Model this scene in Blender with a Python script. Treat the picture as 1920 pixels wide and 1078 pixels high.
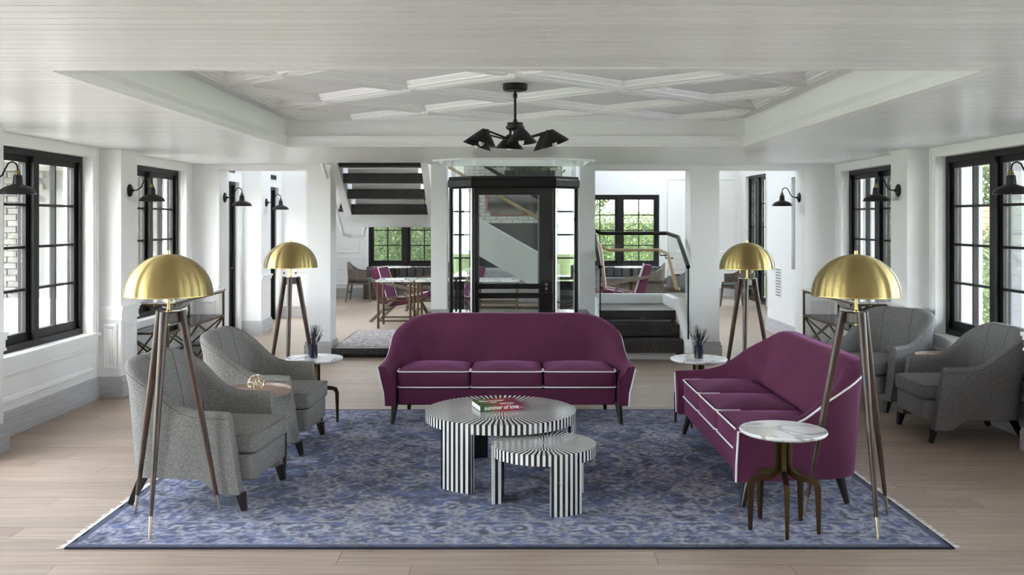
import bpy, math, random
import numpy as np
from mathutils import Vector, Matrix
random.seed(7); np.random.seed(7)
PI = math.pi
for o in list(bpy.data.objects): bpy.data.objects.remove(o, do_unlink=True)
S = bpy.context.scene
COL = S.collection

# ------------------------------------------------------------------ camera
cam_d = bpy.data.cameras.new('camera'); cam = bpy.data.objects.new('camera', cam_d); COL.objects.link(cam)
cam.location = (0, 0, 1.7); cam.rotation_euler = (PI/2, 0, 0)
cam_d.sensor_width = 36; cam_d.lens = 1770/1920*36; cam_d.shift_y = -127/1920
cam_d.clip_start = 0.05; cam_d.clip_end = 300
S.camera = cam
# ------------------------------------------------------------------ world, sun, exposure
W = bpy.data.worlds.new('world'); S.world = W; W.use_nodes = True
nt = W.node_tree; nt.nodes.clear()
sky = nt.nodes.new('ShaderNodeTexSky'); sky.sky_type = 'NISHITA'; sky.sun_disc = False
sky.sun_elevation = math.radians(48); sky.sun_rotation = math.radians(205); sky.dust_density = 3.0
mixs = nt.nodes.new('ShaderNodeMix'); mixs.data_type = 'RGBA'; mixs.inputs[0].default_value = 0.12
mixs.inputs[6].default_value = (0.92, 0.96, 1.04, 1)
nt.links.new(sky.outputs[0], mixs.inputs[7])
bg = nt.nodes.new('ShaderNodeBackground'); bg.inputs[1].default_value = 4.6
out = nt.nodes.new('ShaderNodeOutputWorld')
nt.links.new(mixs.outputs[2], bg.inputs[0]); nt.links.new(bg.outputs[0], out.inputs[0])
sd = bpy.data.lights.new('sun', 'SUN'); sun = bpy.data.objects.new('sun', sd); COL.objects.link(sun)
sd.energy = 6.0; sd.angle = math.radians(1.0); sd.color = (1, 0.95, 0.87)
sun.location = (-6, -10, 16)
sun.rotation_euler = Vector((0.10, 0.64, -0.75)).to_track_quat('-Z', 'Y').to_euler()
S.cycles.diffuse_bounces = 8; S.cycles.max_bounces = 14; S.cycles.transparent_max_bounces = 24
S.view_settings.view_transform = 'Standard'; S.view_settings.look = 'None'
S.view_settings.exposure = 1.65; S.view_settings.gamma = 1.0; S.view_settings.use_curve_mapping = False

# ------------------------------------------------------------------ materials
def nodes(name):
    m = bpy.data.materials.new(name); m.use_nodes = True
    t = m.node_tree; return m, t, t.nodes['Principled BSDF']
def link(t, a, b): t.links.new(a, b)
def c4(c): return (c[0], c[1], c[2], 1)
def mat(name, col, rough=0.5, metal=0.0, var=0.0, scale=8.0, bump=0.0, bscale=60.0, stretch=(1,1,1), sheen=0.0,
        coat=0.0, spec=0.5, col2=None, aniso=0.0, detail=4.0, rnd=0.0, sheen_tint=(1,1,1)):
    m, t, p = nodes(name)
    p.inputs['Roughness'].default_value = rough; p.inputs['Metallic'].default_value = metal
    p.inputs['Specular IOR Level'].default_value = spec
    p.inputs['Base Color'].default_value = c4(col)
    if sheen:
        p.inputs['Sheen Weight'].default_value = sheen; p.inputs['Sheen Roughness'].default_value = 0.35
        p.inputs['Sheen Tint'].default_value = c4(sheen_tint)
    if coat: p.inputs['Coat Weight'].default_value = coat; p.inputs['Coat Roughness'].default_value = 0.08
    if var or col2 or bump or rnd:
        tc = t.nodes.new('ShaderNodeTexCoord'); mp = t.nodes.new('ShaderNodeMapping'); mp.inputs['Scale'].default_value = stretch
        link(t, tc.outputs['Object'], mp.inputs['Vector'])
        vec = mp.outputs['Vector']
        if rnd:
            oi = t.nodes.new('ShaderNodeObjectInfo'); ad = t.nodes.new('ShaderNodeVectorMath'); ad.operation = 'MULTIPLY_ADD'
            ad.inputs[0].default_value = (1, 1, 1); ad.inputs[1].default_value = (37, 53, 19)
            link(t, oi.outputs['Random'], ad.inputs[0]); link(t, vec, ad.inputs[2]); vec = ad.outputs[0]
    if var or col2:
        nz = t.nodes.new('ShaderNodeTexNoise'); nz.inputs['Scale'].default_value = scale; nz.inputs['Detail'].default_value = detail
        link(t, vec, nz.inputs['Vector'])
        rp = t.nodes.new('ShaderNodeValToRGB')
        a = col; b = col2 if col2 else tuple(min(1, x*(1+var)) for x in col)
        if not col2: a = tuple(x*(1-var) for x in col)
        rp.color_ramp.elements[0].color = c4(a); rp.color_ramp.elements[1].color = c4(b)
        rp.color_ramp.elements[0].position = 0.35; rp.color_ramp.elements[1].position = 0.65
        link(t, nz.outputs['Fac'], rp.inputs['Fac']); src = rp.outputs['Color']
        if rnd:
            hs = t.nodes.new('ShaderNodeHueSaturation'); mr = t.nodes.new('ShaderNodeMapRange')
            mr.inputs['To Min'].default_value = 1-rnd; mr.inputs['To Max'].default_value = 1+rnd
            link(t, oi.outputs['Random'], mr.inputs['Value']); link(t, mr.outputs[0], hs.inputs['Value'])
            link(t, src, hs.inputs['Color']); src = hs.outputs['Color']
        link(t, src, p.inputs['Base Color'])
    if bump:
        nb = t.nodes.new('ShaderNodeTexNoise'); nb.inputs['Scale'].default_value = bscale; nb.inputs['Detail'].default_value = 3
        link(t, vec, nb.inputs['Vector'])
        bp = t.nodes.new('ShaderNodeBump'); bp.inputs['Strength'].default_value = bump; bp.inputs['Distance'].default_value = 0.004
        link(t, nb.outputs['Fac'], bp.inputs['Height']); link(t, bp.outputs['Normal'], p.inputs['Normal'])
    if aniso:
        p.inputs['Anisotropic'].default_value = aniso; p.inputs['Anisotropic Rotation'].default_value = .25
        tg = t.nodes.new('ShaderNodeTangent'); tg.direction_type = 'RADIAL'; tg.axis = 'Z'
        link(t, tg.outputs[0], p.inputs['Tangent'])
    return m
def glass(name, tint=(1,1,1), refl=0.06, rough=0.0, edge=0.55):
    m, t, p = nodes(name); t.nodes.remove(p)
    o = t.nodes['Material Output']
    tr = t.nodes.new('ShaderNodeBsdfTransparent'); tr.inputs[0].default_value = c4(tint)
    gl = t.nodes.new('ShaderNodeBsdfGlossy'); gl.inputs['Roughness'].default_value = rough
    lw = t.nodes.new('ShaderNodeLayerWeight'); lw.inputs[0].default_value = 0.25
    mr = t.nodes.new('ShaderNodeMapRange'); mr.inputs['To Min'].default_value = refl; mr.inputs['To Max'].default_value = edge
    link(t, lw.outputs['Fresnel'], mr.inputs['Value'])
    mx = t.nodes.new('ShaderNodeMixShader'); link(t, mr.outputs[0], mx.inputs[0])
    link(t, tr.outputs[0], mx.inputs[1]); link(t, gl.outputs[0], mx.inputs[2]); link(t, mx.outputs[0], o.inputs[0])
    return m
def marble(name, base, vein, scale=3.0, rough=0.12, width=0.03):
    m, t, p = nodes(name); p.inputs['Roughness'].default_value = rough
    tc = t.nodes.new('ShaderNodeTexCoord')
    oi = t.nodes.new('ShaderNodeObjectInfo'); ad = t.nodes.new('ShaderNodeVectorMath'); ad.operation = 'MULTIPLY_ADD'
    ad.inputs[1].default_value = (7, 3, 5); link(t, oi.outputs['Random'], ad.inputs[0]); link(t, tc.outputs['Object'], ad.inputs[2])
    nz = t.nodes.new('ShaderNodeTexNoise'); nz.inputs['Scale'].default_value = scale; nz.inputs['Detail'].default_value = 8
    nz.inputs['Distortion'].default_value = 1.6; link(t, ad.outputs[0], nz.inputs['Vector'])
    sb = t.nodes.new('ShaderNodeMath'); sb.operation = 'SUBTRACT'; sb.inputs[1].default_value = 0.5
    ab = t.nodes.new('ShaderNodeMath'); ab.operation = 'ABSOLUTE'
    link(t, nz.outputs['Fac'], sb.inputs[0]); link(t, sb.outputs[0], ab.inputs[0])
    rp = t.nodes.new('ShaderNodeValToRGB'); rp.color_ramp.elements[0].color = c4(vein); rp.color_ramp.elements[1].color = c4(base)
    rp.color_ramp.elements[0].position = 0.0; rp.color_ramp.elements[1].position = width
    link(t, ab.outputs[0], rp.inputs['Fac']); link(t, rp.outputs['Color'], p.inputs['Base Color'])
    return m
def tweed(name, dark, light):
    m, t, p = nodes(name); p.inputs['Roughness'].default_value = 0.9; p.inputs['Specular IOR Level'].default_value = 0.2
    tc = t.nodes.new('ShaderNodeTexCoord')
    a = t.nodes.new('ShaderNodeTexNoise'); a.inputs['Scale'].default_value = 420; a.inputs['Detail'].default_value = 2
    mp = t.nodes.new('ShaderNodeMapping'); mp.inputs['Scale'].default_value = (260, 260, 80)
    b = t.nodes.new('ShaderNodeTexNoise'); b.inputs['Scale'].default_value = 1.0; b.inputs['Detail'].default_value = 5
    mp2 = t.nodes.new('ShaderNodeMapping'); mp2.inputs['Scale'].default_value = (90, 90, 420)
    d = t.nodes.new('ShaderNodeTexNoise'); d.inputs['Scale'].default_value = 1.0; d.inputs['Detail'].default_value = 5
    link(t, tc.outputs['Object'], a.inputs['Vector']); link(t, tc.outputs['Object'], mp.inputs[0]); link(t, mp.outputs[0], b.inputs['Vector'])
    link(t, tc.outputs['Object'], mp2.inputs[0]); link(t, mp2.outputs[0], d.inputs['Vector'])
    s = t.nodes.new('ShaderNodeMath'); s.operation = 'MULTIPLY_ADD'; s.inputs[1].default_value = 0.8
    link(t, a.outputs['Fac'], s.inputs[0]); link(t, b.outputs['Fac'], s.inputs[2])
    s2 = t.nodes.new('ShaderNodeMath'); s2.operation = 'ADD'; link(t, s.outputs[0], s2.inputs[0]); link(t, d.outputs['Fac'], s2.inputs[1])
    rp = t.nodes.new('ShaderNodeValToRGB'); rp.color_ramp.elements[0].color = c4(dark); rp.color_ramp.elements[1].color = c4(light)
    mr = t.nodes.new('ShaderNodeMapRange'); mr.inputs['From Min'].default_value = 0.95; mr.inputs['From Max'].default_value = 1.85
    link(t, s2.outputs[0], mr.inputs['Value']); link(t, mr.outputs[0], rp.inputs['Fac'])
    link(t, rp.outputs['Color'], p.inputs['Base Color'])
    bp = t.nodes.new('ShaderNodeBump'); bp.inputs['Strength'].default_value = 0.4; bp.inputs['Distance'].default_value = 0.002
    link(t, s2.outputs[0], bp.inputs['Height']); link(t, bp.outputs[0], p.inputs['Normal'])
    return m

M = {}
M['wall'] = mat('white_wall_paint', (0.86, 0.86, 0.86), 0.5)
M['trimw'] = mat('white_trim_paint', (0.87, 0.87, 0.87), 0.35)
M['ceil'] = mat('ceiling_board_paint', (0.82, 0.82, 0.82), 0.3, var=0.04, scale=3, stretch=(0.4, 14, 4), rnd=0.03)
M['tray'] = mat('tray_paint', (0.87, 0.87, 0.87), 0.5)
M['base'] = mat('grey_baseboard_wood', (0.50, 0.50, 0.52), 0.5, var=0.12, scale=5, stretch=(1, 1, 25))
M['oak'] = mat('oak_floor', (0.31, 0.232, 0.178), 0.36, col2=(0.41, 0.322, 0.255), scale=3.2, stretch=(0.55, 14, 4), bump=0.12, bscale=12, rnd=0.13, detail=9)
M['oakfar'] = mat('oak_floor_far', (0.34, 0.265, 0.20), 0.4, col2=(0.44, 0.355, 0.28), scale=3, stretch=(0.4, 6, 4), detail=8)
M['black'] = mat('black_frame_paint', (0.006, 0.006, 0.0062), 0.4, spec=0.3)
M['blackm'] = mat('matte_black_metal', (0.006, 0.006, 0.006), 0.42, spec=0.35)
M['pane'] = glass('window_glass', (0.97, 0.99, 0.98), 0.03)
M['liftglass'] = glass('lift_glass', (0.95, 0.965, 0.955), 0.012, 0.0, 0.25)
M['smoke'] = glass('smoked_glass', (0.25, 0.25, 0.26), 0.16, 0.02, 0.8)
M['brass'] = mat('brushed_brass', (0.47, 0.365, 0.16), 0.37, metal=1.0, aniso=1.0)
M['brassp'] = mat('polished_brass', (0.60, 0.45, 0.19), 0.22, metal=1.0)
M['champ'] = mat('champagne_metal', (0.72, 0.62, 0.45), 0.22, metal=1.0)
M['antique'] = mat('antique_brass', (0.135, 0.10, 0.055), 0.35, metal=0.9)
M['bronze'] = mat('dark_bronze', (0.075, 0.048, 0.022), 0.33, metal=0.85)
M['walnut'] = mat('dark_walnut', (0.030, 0.016, 0.011), 0.34, col2=(0.075, 0.04, 0.027), scale=4, stretch=(12, 12, 1.2), detail=6)
M['espresso'] = mat('espresso_wood', (0.014, 0.010, 0.008), 0.3)
M['traywood'] = mat('pale_tray_wood', (0.27, 0.18, 0.135), 0.45, col2=(0.36, 0.255, 0.2), scale=4, stretch=(1, 12, 3), detail=6)
M['marble'] = marble('white_marble', (0.80, 0.79, 0.79), (0.38, 0.37, 0.38), 2.2, 0.1, 0.035)
M['basin'] = marble('grey_basin_marble', (0.58, 0.57, 0.56), (0.27, 0.27, 0.28), 5, 0.2, 0.08)
M['stone'] = marble('dark_soapstone', (0.022, 0.019, 0.018), (0.09, 0.085, 0.08), 2.2, 0.3, 0.008)
M['velvet'] = mat('plum_velvet', (0.106, 0.027, 0.060), 0.75, var=0.10, scale=3, sheen=0.35, spec=0.12, sheen_tint=(0.55, 0.22, 0.48), bump=0.05, bscale=300)
M['piping'] = mat('white_piping', (0.82, 0.80, 0.78), 0.6)
M['tweedl'] = tweed('grey_tweed', (0.030, 0.029, 0.027), (0.36, 0.345, 0.325))
M['tweedr'] = tweed('charcoal_tweed', (0.04, 0.04, 0.04), (0.31, 0.305, 0.30))
M['seam'] = mat('seam_thread', (0.09, 0.087, 0.083), 0.8)
M['ivory'] = mat('bone_inlay', (0.76, 0.75, 0.73), 0.14)
M['ebony'] = mat('black_inlay', (0.012, 0.012, 0.013), 0.14)
M['navy'] = mat('navy_glaze', (0.012, 0.013, 0.030), 0.22)
M['laven'] = mat('dried_lavender', (0.018, 0.016, 0.020), 0.9)
M['paper'] = mat('page_paper', (0.80, 0.79, 0.77), 0.7, var=0.06, scale=60, stretch=(0.1, 0.1, 8))
M['pebble'] = mat('pebble_carpet', (0.20, 0.18, 0.18), 0.9, col2=(0.62, 0.59, 0.58), scale=26, stretch=(1, 1, 1), bump=0.6, bscale=40)
M['bulb'] = mat('frosted_bulb', (0.75, 0.75, 0.74), 0.25)
M['wbrick'] = mat('white_painted_brick', (0.36, 0.345, 0.325), 0.75, var=0.07, scale=9, bump=0.5, bscale=30, rnd=0.06)
M['ebrick'] = mat('limewashed_brick', (0.185, 0.178, 0.168), 0.8, var=0.12, scale=9, bump=0.5, bscale=30, rnd=0.14)
M['panelgrey'] = mat('grey_door_paint', (0.15, 0.145, 0.14), 0.5)
M['post'] = mat('porch_post_paint', (0.34, 0.34, 0.35), 0.5)
M['mortar'] = mat('grey_mortar', (0.11, 0.105, 0.10), 0.9)
M['greyleather'] = mat('grey_leather', (0.055, 0.054, 0.055), 0.5, var=0.1, scale=6)
M['greytuft'] = mat('grey_tufted_fabric', (0.20, 0.20, 0.205), 0.75, var=0.08, scale=5)
M['greywood'] = mat('grey_brown_wood', (0.10, 0.082, 0.062), 0.5, col2=(0.15, 0.125, 0.1), scale=5, stretch=(6, 6, 1))
M['lightoak'] = mat('light_oak_rail', (0.42, 0.30, 0.165), 0.45, var=0.1, scale=5, stretch=(1, 8, 8))
M['copper'] = mat('copper_frame', (0.30, 0.13, 0.085), 0.3, metal=0.9)
M['mirror'] = mat('antique_mirror', (0.46, 0.40, 0.43), 0.06, metal=1.0)
M['steel'] = mat('steel_button', (0.5, 0.5, 0.5), 0.3, metal=1.0)
M['red'] = mat('red_button', (0.35, 0.02, 0.02), 0.4)
M['ext'] = mat('patio_paving', (0.32, 0.31, 0.295), 0.85, var=0.08, scale=2)
M['grass'] = mat('lawn_grass', (0.10, 0.16, 0.045), 0.9, col2=(0.22, 0.28, 0.09), scale=6)
M['leaf'] = mat('hedge_leaf', (0.022, 0.045, 0.010), 0.55, col2=(0.095, 0.13, 0.035), scale=7)
M['leafdk'] = mat('shrub_leaf', (0.02, 0.04, 0.012), 0.5, col2=(0.07, 0.10, 0.03), scale=6)
M['bark'] = mat('tree_bark', (0.09, 0.065, 0.045), 0.9, var=0.3, scale=20)
M['whitefab'] = mat('white_outdoor_fabric', (0.80, 0.79, 0.77), 0.8)
M['siding'] = mat('pale_siding', (0.26, 0.25, 0.235), 0.6)
M['rubble'] = mat('pale_rubble_stone', (0.24, 0.23, 0.22), 0.85, var=0.15, scale=8, bump=0.7, bscale=18, rnd=0.12)
M['redbrick'] = mat('red_brick', (0.20, 0.09, 0.06), 0.85, var=0.2, scale=10, rnd=0.15)
M['ventgrey'] = mat('grey_vent_metal', (0.22, 0.22, 0.22), 0.5)

# ------------------------------------------------------------------ mesh helpers
class MB:
    def __init__(s): s.v = []; s.f = []; s.m = []
    def add(s, vs, fs, mi=0):
        o = len(s.v); s.v += [tuple(p) for p in vs]
        s.f += [tuple(i+o for i in f) for f in fs]; s.m += [mi]*len(fs); return s
    def box(s, x0, x1, y0, y1, z0, z1, mi=0):
        vs = [(x, y, z) for x in (x0, x1) for y in (y0, y1) for z in (z0, z1)]
        return s.add(vs, [(0,1,3,2),(4,6,7,5),(0,4,5,1),(2,3,7,6),(0,2,6,4),(1,5,7,3)], mi)
    def hexa(s, b, t, mi=0):      # bottom quad, top quad (ccw from above)
        return s.add(list(b)+list(t), [(3,2,1,0),(4,5,6,7),(0,1,5,4),(1,2,6,5),(2,3,7,6),(3,0,4,7)], mi)
    def bar(s, p0, p1, w, h=None, up=(0,0,1), mi=0, w1=None, h1=None):
        p0 = Vector(p0); p1 = Vector(p1); h = h or w; w1 = w1 or w; h1 = h1 or h
        d = (p1-p0).normalized(); u = Vector(up)
        if abs(d.dot(u)) > 0.99: u = Vector((0,1,0))
        a = d.cross(u).normalized(); b = a.cross(d)
        q = [p0+a*sx*w/2+b*sy*h/2 for sx, sy in ((-1,-1),(1,-1),(1,1),(-1,1))]
        r = [p1+a*sx*w1/2+b*sy*h1/2 for sx, sy in ((-1,-1),(1,-1),(1,1),(-1,1))]
        return s.add(q+r, [(3,2,1,0),(4,5,6,7),(0,1,5,4),(1,2,6,5),(2,3,7,6),(3,0,4,7)], mi)
    def tube(s, pts, r, n=8, closed=False, mi=0):
        P = [Vector(p) for p in pts]; k = len(P)
        R = r if isinstance(r, (list, tuple)) else [r]*k
        base = len(s.v); prev = None; vs = []
        for i, p in enumerate(P):
            a = P[i-1] if (i > 0 or closed) else p; b = P[(i+1) % k] if (i < k-1 or closed) else p
            d = (b-a).normalized()
            if prev is None:
                u = Vector((0,0,1)) if abs(d.z) < 0.9 else Vector((1,0,0))
                prev = (u-d*u.dot(d)).normalized()
            else:
                prev = (prev-d*prev.dot(d)).normalized()
            q = d.cross(prev)
            vs += [p+(prev*math.cos(2*PI*j/n)+q*math.sin(2*PI*j/n))*R[i] for j in range(n)]
        fs = []
        for i in range(k if closed else k-1):
            for j in range(n):
                a = i*n+j; b = i*n+(j+1) % n; c = ((i+1) % k)*n+(j+1) % n; d = ((i+1) % k)*n+j
                fs.append((a, b, c, d))
        if not closed:
            fs.append(tuple(reversed(range(n)))); fs.append(tuple((k-1)*n+j for j in range(n)))
        return s.add(vs, fs, mi)
    def cyl(s, p0, p1, r0, r1=None, n=16, mi=0): return s.tube([p0, p1], [r0, r0 if r1 is None else r1], n, mi=mi)
    def lathe(s, prof, c=(0,0,0), n=32, mi=0, axis=None):
        vs = []; fs = []; k = len(prof)
        for r, z in prof:
            for j in range(n):
                t = 2*PI*j/n; vs.append(Vector((r*math.cos(t), r*math.sin(t), z)))
        if axis is not None:
            q = Vector((0,0,1)).rotation_difference(Vector(axis)); vs = [q @ v for v in vs]
        vs = [v+Vector(c) for v in vs]
        for i in range(k-1):
            for j in range(n):
                fs.append((i*n+j, i*n+(j+1) % n, (i+1)*n+(j+1) % n, (i+1)*n+j))
        if prof[0][0] > 1e-6: fs.append(tuple(reversed(range(n))))
        if prof[-1][0] > 1e-6: fs.append(tuple((k-1)*n+j for j in range(n)))
        return s.add(vs, fs, mi)
    def prism(s, poly, z0, z1, mi=0):
        n = len(poly)
        vs = [(x, y, z0) for x, y in poly]+[(x, y, z1) for x, y in poly]
        fs = [tuple(reversed(range(n))), tuple(range(n, 2*n))]+[(i, (i+1) % n, n+(i+1) % n, n+i) for i in range(n)]
        return s.add(vs, fs, mi)
    def build(s, name, mats, parent=None, smooth=35, bevel=0.0, seg=2):
        me = bpy.data.meshes.new(name); me.from_pydata(s.v, [], s.f)
        mats = mats if isinstance(mats, (list, tuple)) else [mats]
        for q in mats: me.materials.append(M[q] if isinstance(q, str) else q)
        if len(mats) > 1: me.polygons.foreach_set('material_index', s.m)
        me.update()
        if smooth:
            me.polygons.foreach_set('use_smooth', [True]*len(me.polygons)); me.set_sharp_from_angle(angle=math.radians(smooth))
        o = bpy.data.objects.new(name, me); COL.objects.link(o); o.parent = parent
        if bevel:
            b = o.modifiers.new('bevel', 'BEVEL'); b.width = bevel; b.segments = seg; b.limit_method = 'ANGLE'; b.angle_limit = math.radians(40)
            b.harden_normals = False
        return o
def tag(o, label=None, cat=None, group=None, kind=None):
    for k, v in (('label', label), ('category', cat), ('group', group), ('kind', kind)):
        if v: o[k] = v
    return o
def thing(name, label, cat, loc=(0,0,0), rz=0.0, group=None, kind=None):
    o = bpy.data.objects.new(name, None); COL.objects.link(o); o.empty_display_size = 0.1
    o.location = loc; o.rotation_euler = (0, 0, rz)
    return tag(o, label, cat, group, kind)
def struct(o): o['kind'] = 'structure'; return o
def copy_tree(o, parent=None):
    c = o.copy(); COL.objects.link(c); c.parent = parent
    for ch in list(o.children): copy_tree(ch, c)
    return c
def dup(o, loc, rz=0.0, label=None):
    c = copy_tree(o); c.location = loc; c.rotation_euler = (0, 0, rz)
    if label: c['label'] = label
    return c
def sstep(x): x = max(0.0, min(1.0, x)); return x*x*(3-2*x)
def rrect(cx, cy, w, d, r, n=5):
    P = []
    for (sx, sy, a0) in ((1,-1,-PI/2), (1,1,0), (-1,1,PI/2), (-1,-1,PI)):
        for i in range(n+1):
            a = a0+i/n*PI/2
            P.append((cx+sx*(w/2-r)+r*math.cos(a), cy+sy*(d/2-r)+r*math.sin(a)))
    return P
def inset_poly(P, d):
    n = len(P); R = []
    for i in range(n):
        p0 = Vector(P[i-1]); p1 = Vector(P[i]); p2 = Vector(P[(i+1) % n])
        a = (p1-p0).normalized(); b = (p2-p1).normalized()
        na = Vector((-a.y, a.x)); nb = Vector((-b.y, b.x))
        k = (na+nb); k = k/max(0.15, (1+na.dot(nb)))
        R.append(tuple(p1+k*d))
    return R
def sweep_edges(P, prof, fmap):
    """mitred moulding round a ccw polygon; prof = [(inset, height)...]; returns one MB per edge"""
    loops = [[fmap(x, y, h) for x, y in inset_poly(P, d)] for d, h in prof]
    n = len(P); res = []
    for i in range(n):
        j = (i+1) % n; mb = MB(); k = len(prof)
        vs = [loops[q][i] for q in range(k)]+[loops[q][j] for q in range(k)]
        fs = [(q, k+q, k+(q+1) % k, (q+1) % k) for q in range(k)]+[tuple(range(k)), tuple(reversed(range(k, 2*k)))]
        mb.add(vs, fs); res.append(mb)
    return res
def sweep_join(P, prof, fmap, mb=None):
    mb = mb or MB()
    for e in sweep_edges(P, prof, fmap): mb.add(e.v, e.f)
    return mb
def clip_poly(P, x0, x1, y0, y1):
    def cut(P, f, inter):
        R = []
        for i in range(len(P)):
            a = P[i-1]; b = P[i]
            if f(b):
                if not f(a): R.append(inter(a, b))
                R.append(b)
            elif f(a): R.append(inter(a, b))
        return R
    def ix(v): return lambda a, b: (v, a[1]+(b[1]-a[1])*(v-a[0])/(b[0]-a[0]))
    def iy(v): return lambda a, b: (a[0]+(b[0]-a[0])*(v-a[1])/(b[1]-a[1]), v)
    P = cut(P, lambda p: p[0] >= x0-1e-9, ix(x0)); P = cut(P, lambda p: p[0] <= x1+1e-9, ix(x1)) if P else P
    P = cut(P, lambda p: p[1] >= y0-1e-9, iy(y0)) if P else P; P = cut(P, lambda p: p[1] <= y1+1e-9, iy(y1)) if P else P
    R = []
    for p in P:
        if not R or (abs(p[0]-R[-1][0])+abs(p[1]-R[-1][1])) > 1e-5: R.append(p)
    if len(R) > 1 and abs(R[0][0]-R[-1][0])+abs(R[0][1]-R[-1][1]) < 1e-5: R.pop()
    return R
def foliage(n, fn, size, seed):
    rs = np.random.RandomState(seed)
    c = fn(rs, n); a = rs.normal(size=(n, 3)); a /= np.linalg.norm(a, axis=1)[:, None]
    b = rs.normal(size=(n, 3)); b -= (a*b).sum(1)[:, None]*a; b /= np.linalg.norm(b, axis=1)[:, None]
    s = size*(0.6+0.8*rs.rand(n))[:, None]
    v = np.stack([c-a*s, c-b*s*0.45, c+a*s, c+b*s*0.45], 1).reshape(-1, 3)
    mb = MB(); mb.v = [tuple(p) for p in v.tolist()]; mb.f = [(4*i, 4*i+1, 4*i+2, 4*i+3) for i in range(n)]; mb.m = [0]*n
    return mb

# ================================================================== THE ROOM SHELL
ZC = 2.384            # main ceiling
XL, XR = -3.96, 4.0   # inner faces of the side walls
YR = -0.9             # rear end, behind the viewpoint
YB = 11.7             # back wall line of the lounge
TX0, TX1, TY0, TY1, ZT = -2.13, 2.18, 4.28, 8.83, 2.65
BAYS = [0.53, 3.02, 5.50, 8.0, 10.55]          # window centres
PIL = [(1.58, 1.97), (4.07, 4.46), (6.55, 6.95), (9.04, 9.43)]
WHALF, WZ0, WZ1 = 0.88, 0.63, 2.29

# floor: slab plus individual oak planks
fl = struct(MB().box(-5.2, 5.6, YR, 21, -0.12, -0.022).build('floor', 'oakfar', smooth=0))
fl['label'] = 'wide plank oak floor of the lounge'
MB().box(XL, XR, YR, 3.9, -0.022, 0.0).build('floor_field', 'oakfar', fl, smooth=0)
MB().box(-5.2, 5.6, 12.08, 21, -0.022, 0.0).build('floor_field', 'oakfar', fl, smooth=0)
pw = 0.187; y = 3.9; k = 0
while y < 12.07:
    y1 = min(y+pw, 12.08); x = XL-random.uniform(0, 1.6)
    while x < XR:
        L = random.uniform(1.5, 2.3); a = max(x, XL); b = min(x+L, XR)
        if b-a > 0.05:
            MB().box(a+.0012, b-.0012, y+.0012, y1-.0012, -0.022, random.uniform(-.0006, 0)).build('plank', 'oak', fl, smooth=0)
        x += L
    y += pw

# ceiling: slab with openings, boards
def ceil_slab(mb, z0, z1):
    mb.box(XL-.25, XR+.25, YR, TY0, z0, z1); mb.box(XL-.25, TX0, TY0, TY1, z0, z1); mb.box(TX1, XR+.25, TY0, TY1, z0, z1)
    mb.box(XL-.25, XR+.25, TY1, 10.5, z0, z1)
    mb.box(XL-.25, -0.86, 10.5, 11.3, z0, z1); mb.box(0.90, XR+.25, 10.5, YB+.02, z0, z1)
    mb.box(XL-.25, -2.25, 11.3, YB+.02, z0, z1); mb.box(-1.03, -0.86, 11.3, YB+.02, z0, z1)
OCT = lambda hw, y0, y1, ch, cx=0.02: [(cx-hw+ch, y0), (cx+hw-ch, y0), (cx+hw, y0+ch), (cx+hw, y1-ch), (cx+hw-ch, y1), (cx-hw+ch, y1), (cx-hw, y1-ch), (cx-hw, y0+ch)]
mb = MB(); ceil_slab(mb, ZC+.02, ZC+.1)
mb.prism([(-.86, 10.5), (-.56, 10.5), (-.86, 10.8)], ZC+.02, ZC+.1); mb.prism([(.60, 10.5), (.90, 10.5), (.90, 10.8)], ZC+.02, ZC+.1)
ce = struct(mb.build('ceiling', 'ceil', smooth=0)); ce['label'] = 'white boarded ceiling round a recessed tray'
bw = 0.0955; y = 2.4425
while y < YB-.01:
    y1 = min(y+bw, YB); ym = (y+y1)/2
    segs = [(XL, XR)]
    if TY0 < ym < TY1: segs = [(XL, TX0-.02), (TX1+.02, XR)]
    elif ym > 10.5:
        w = .56+min(.30, max(0, ym-10.5))
        segs = [(XL, .02-w-.02), (.02+w+.02, XR)] if ym < 11.3 else [(XL, -2.25), (-1.03, .02-w-.02), (.02+w+.02, XR)]
    for a, b in segs:
        cuts = [a]+([random.uniform(a+.8, b-.8)] if b-a > 3 and random.random() < .6 else [])+[b]
        for q in range(len(cuts)-1):
            MB().box(cuts[q]+.001, cuts[q+1]-.001, y+.0042, y1-.0042, ZC, ZC+.02).build('ceiling_board', 'ceil', ce, smooth=0)
    y += bw
# tray recess
mb = MB()
mb.box(TX0-.08, TX0, TY0-.08, TY1+.08, ZC+.012, ZT); mb.box(TX1, TX1+.08, TY0-.08, TY1+.08, ZC+.012, ZT)
mb.box(TX0, TX1, TY0-.08, TY0, ZC+.012, ZT); mb.box(TX0, TX1, TY1, TY1+.08, ZC+.012, ZT)
mb.box(TX0-.08, TX1+.08, TY0-.08, TY1+.08, ZT, ZT+.06)
tr = struct(mb.build('trim_1', 'tray', smooth=0)); tr['label'] = 'recessed ceiling tray with diamond mouldings'
R4 = [(TX0, TY0), (TX1, TY0), (TX1, TY1), (TX0, TY1)]
prof = [(-.04, ZC-.001), (-.04, ZC-.003), (-.015, ZC-.005), (.02, ZC-.005), (.028, ZC-.003), (.028, ZC-.001), (.022, ZC+.004), (.022, ZC+.016),
        (.016, ZC+.024), (.018, ZC+.05), (.036, ZC+.082), (.04, ZC+.098), (.0, ZC+.104)]
for e in sweep_edges(R4, prof, lambda x, y, h: (x, y, h)): e.build('crown_moulding', 'trimw', tr, smooth=0)
CX, CY, DX, DY = .02, 6.66, .742, .69
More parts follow.
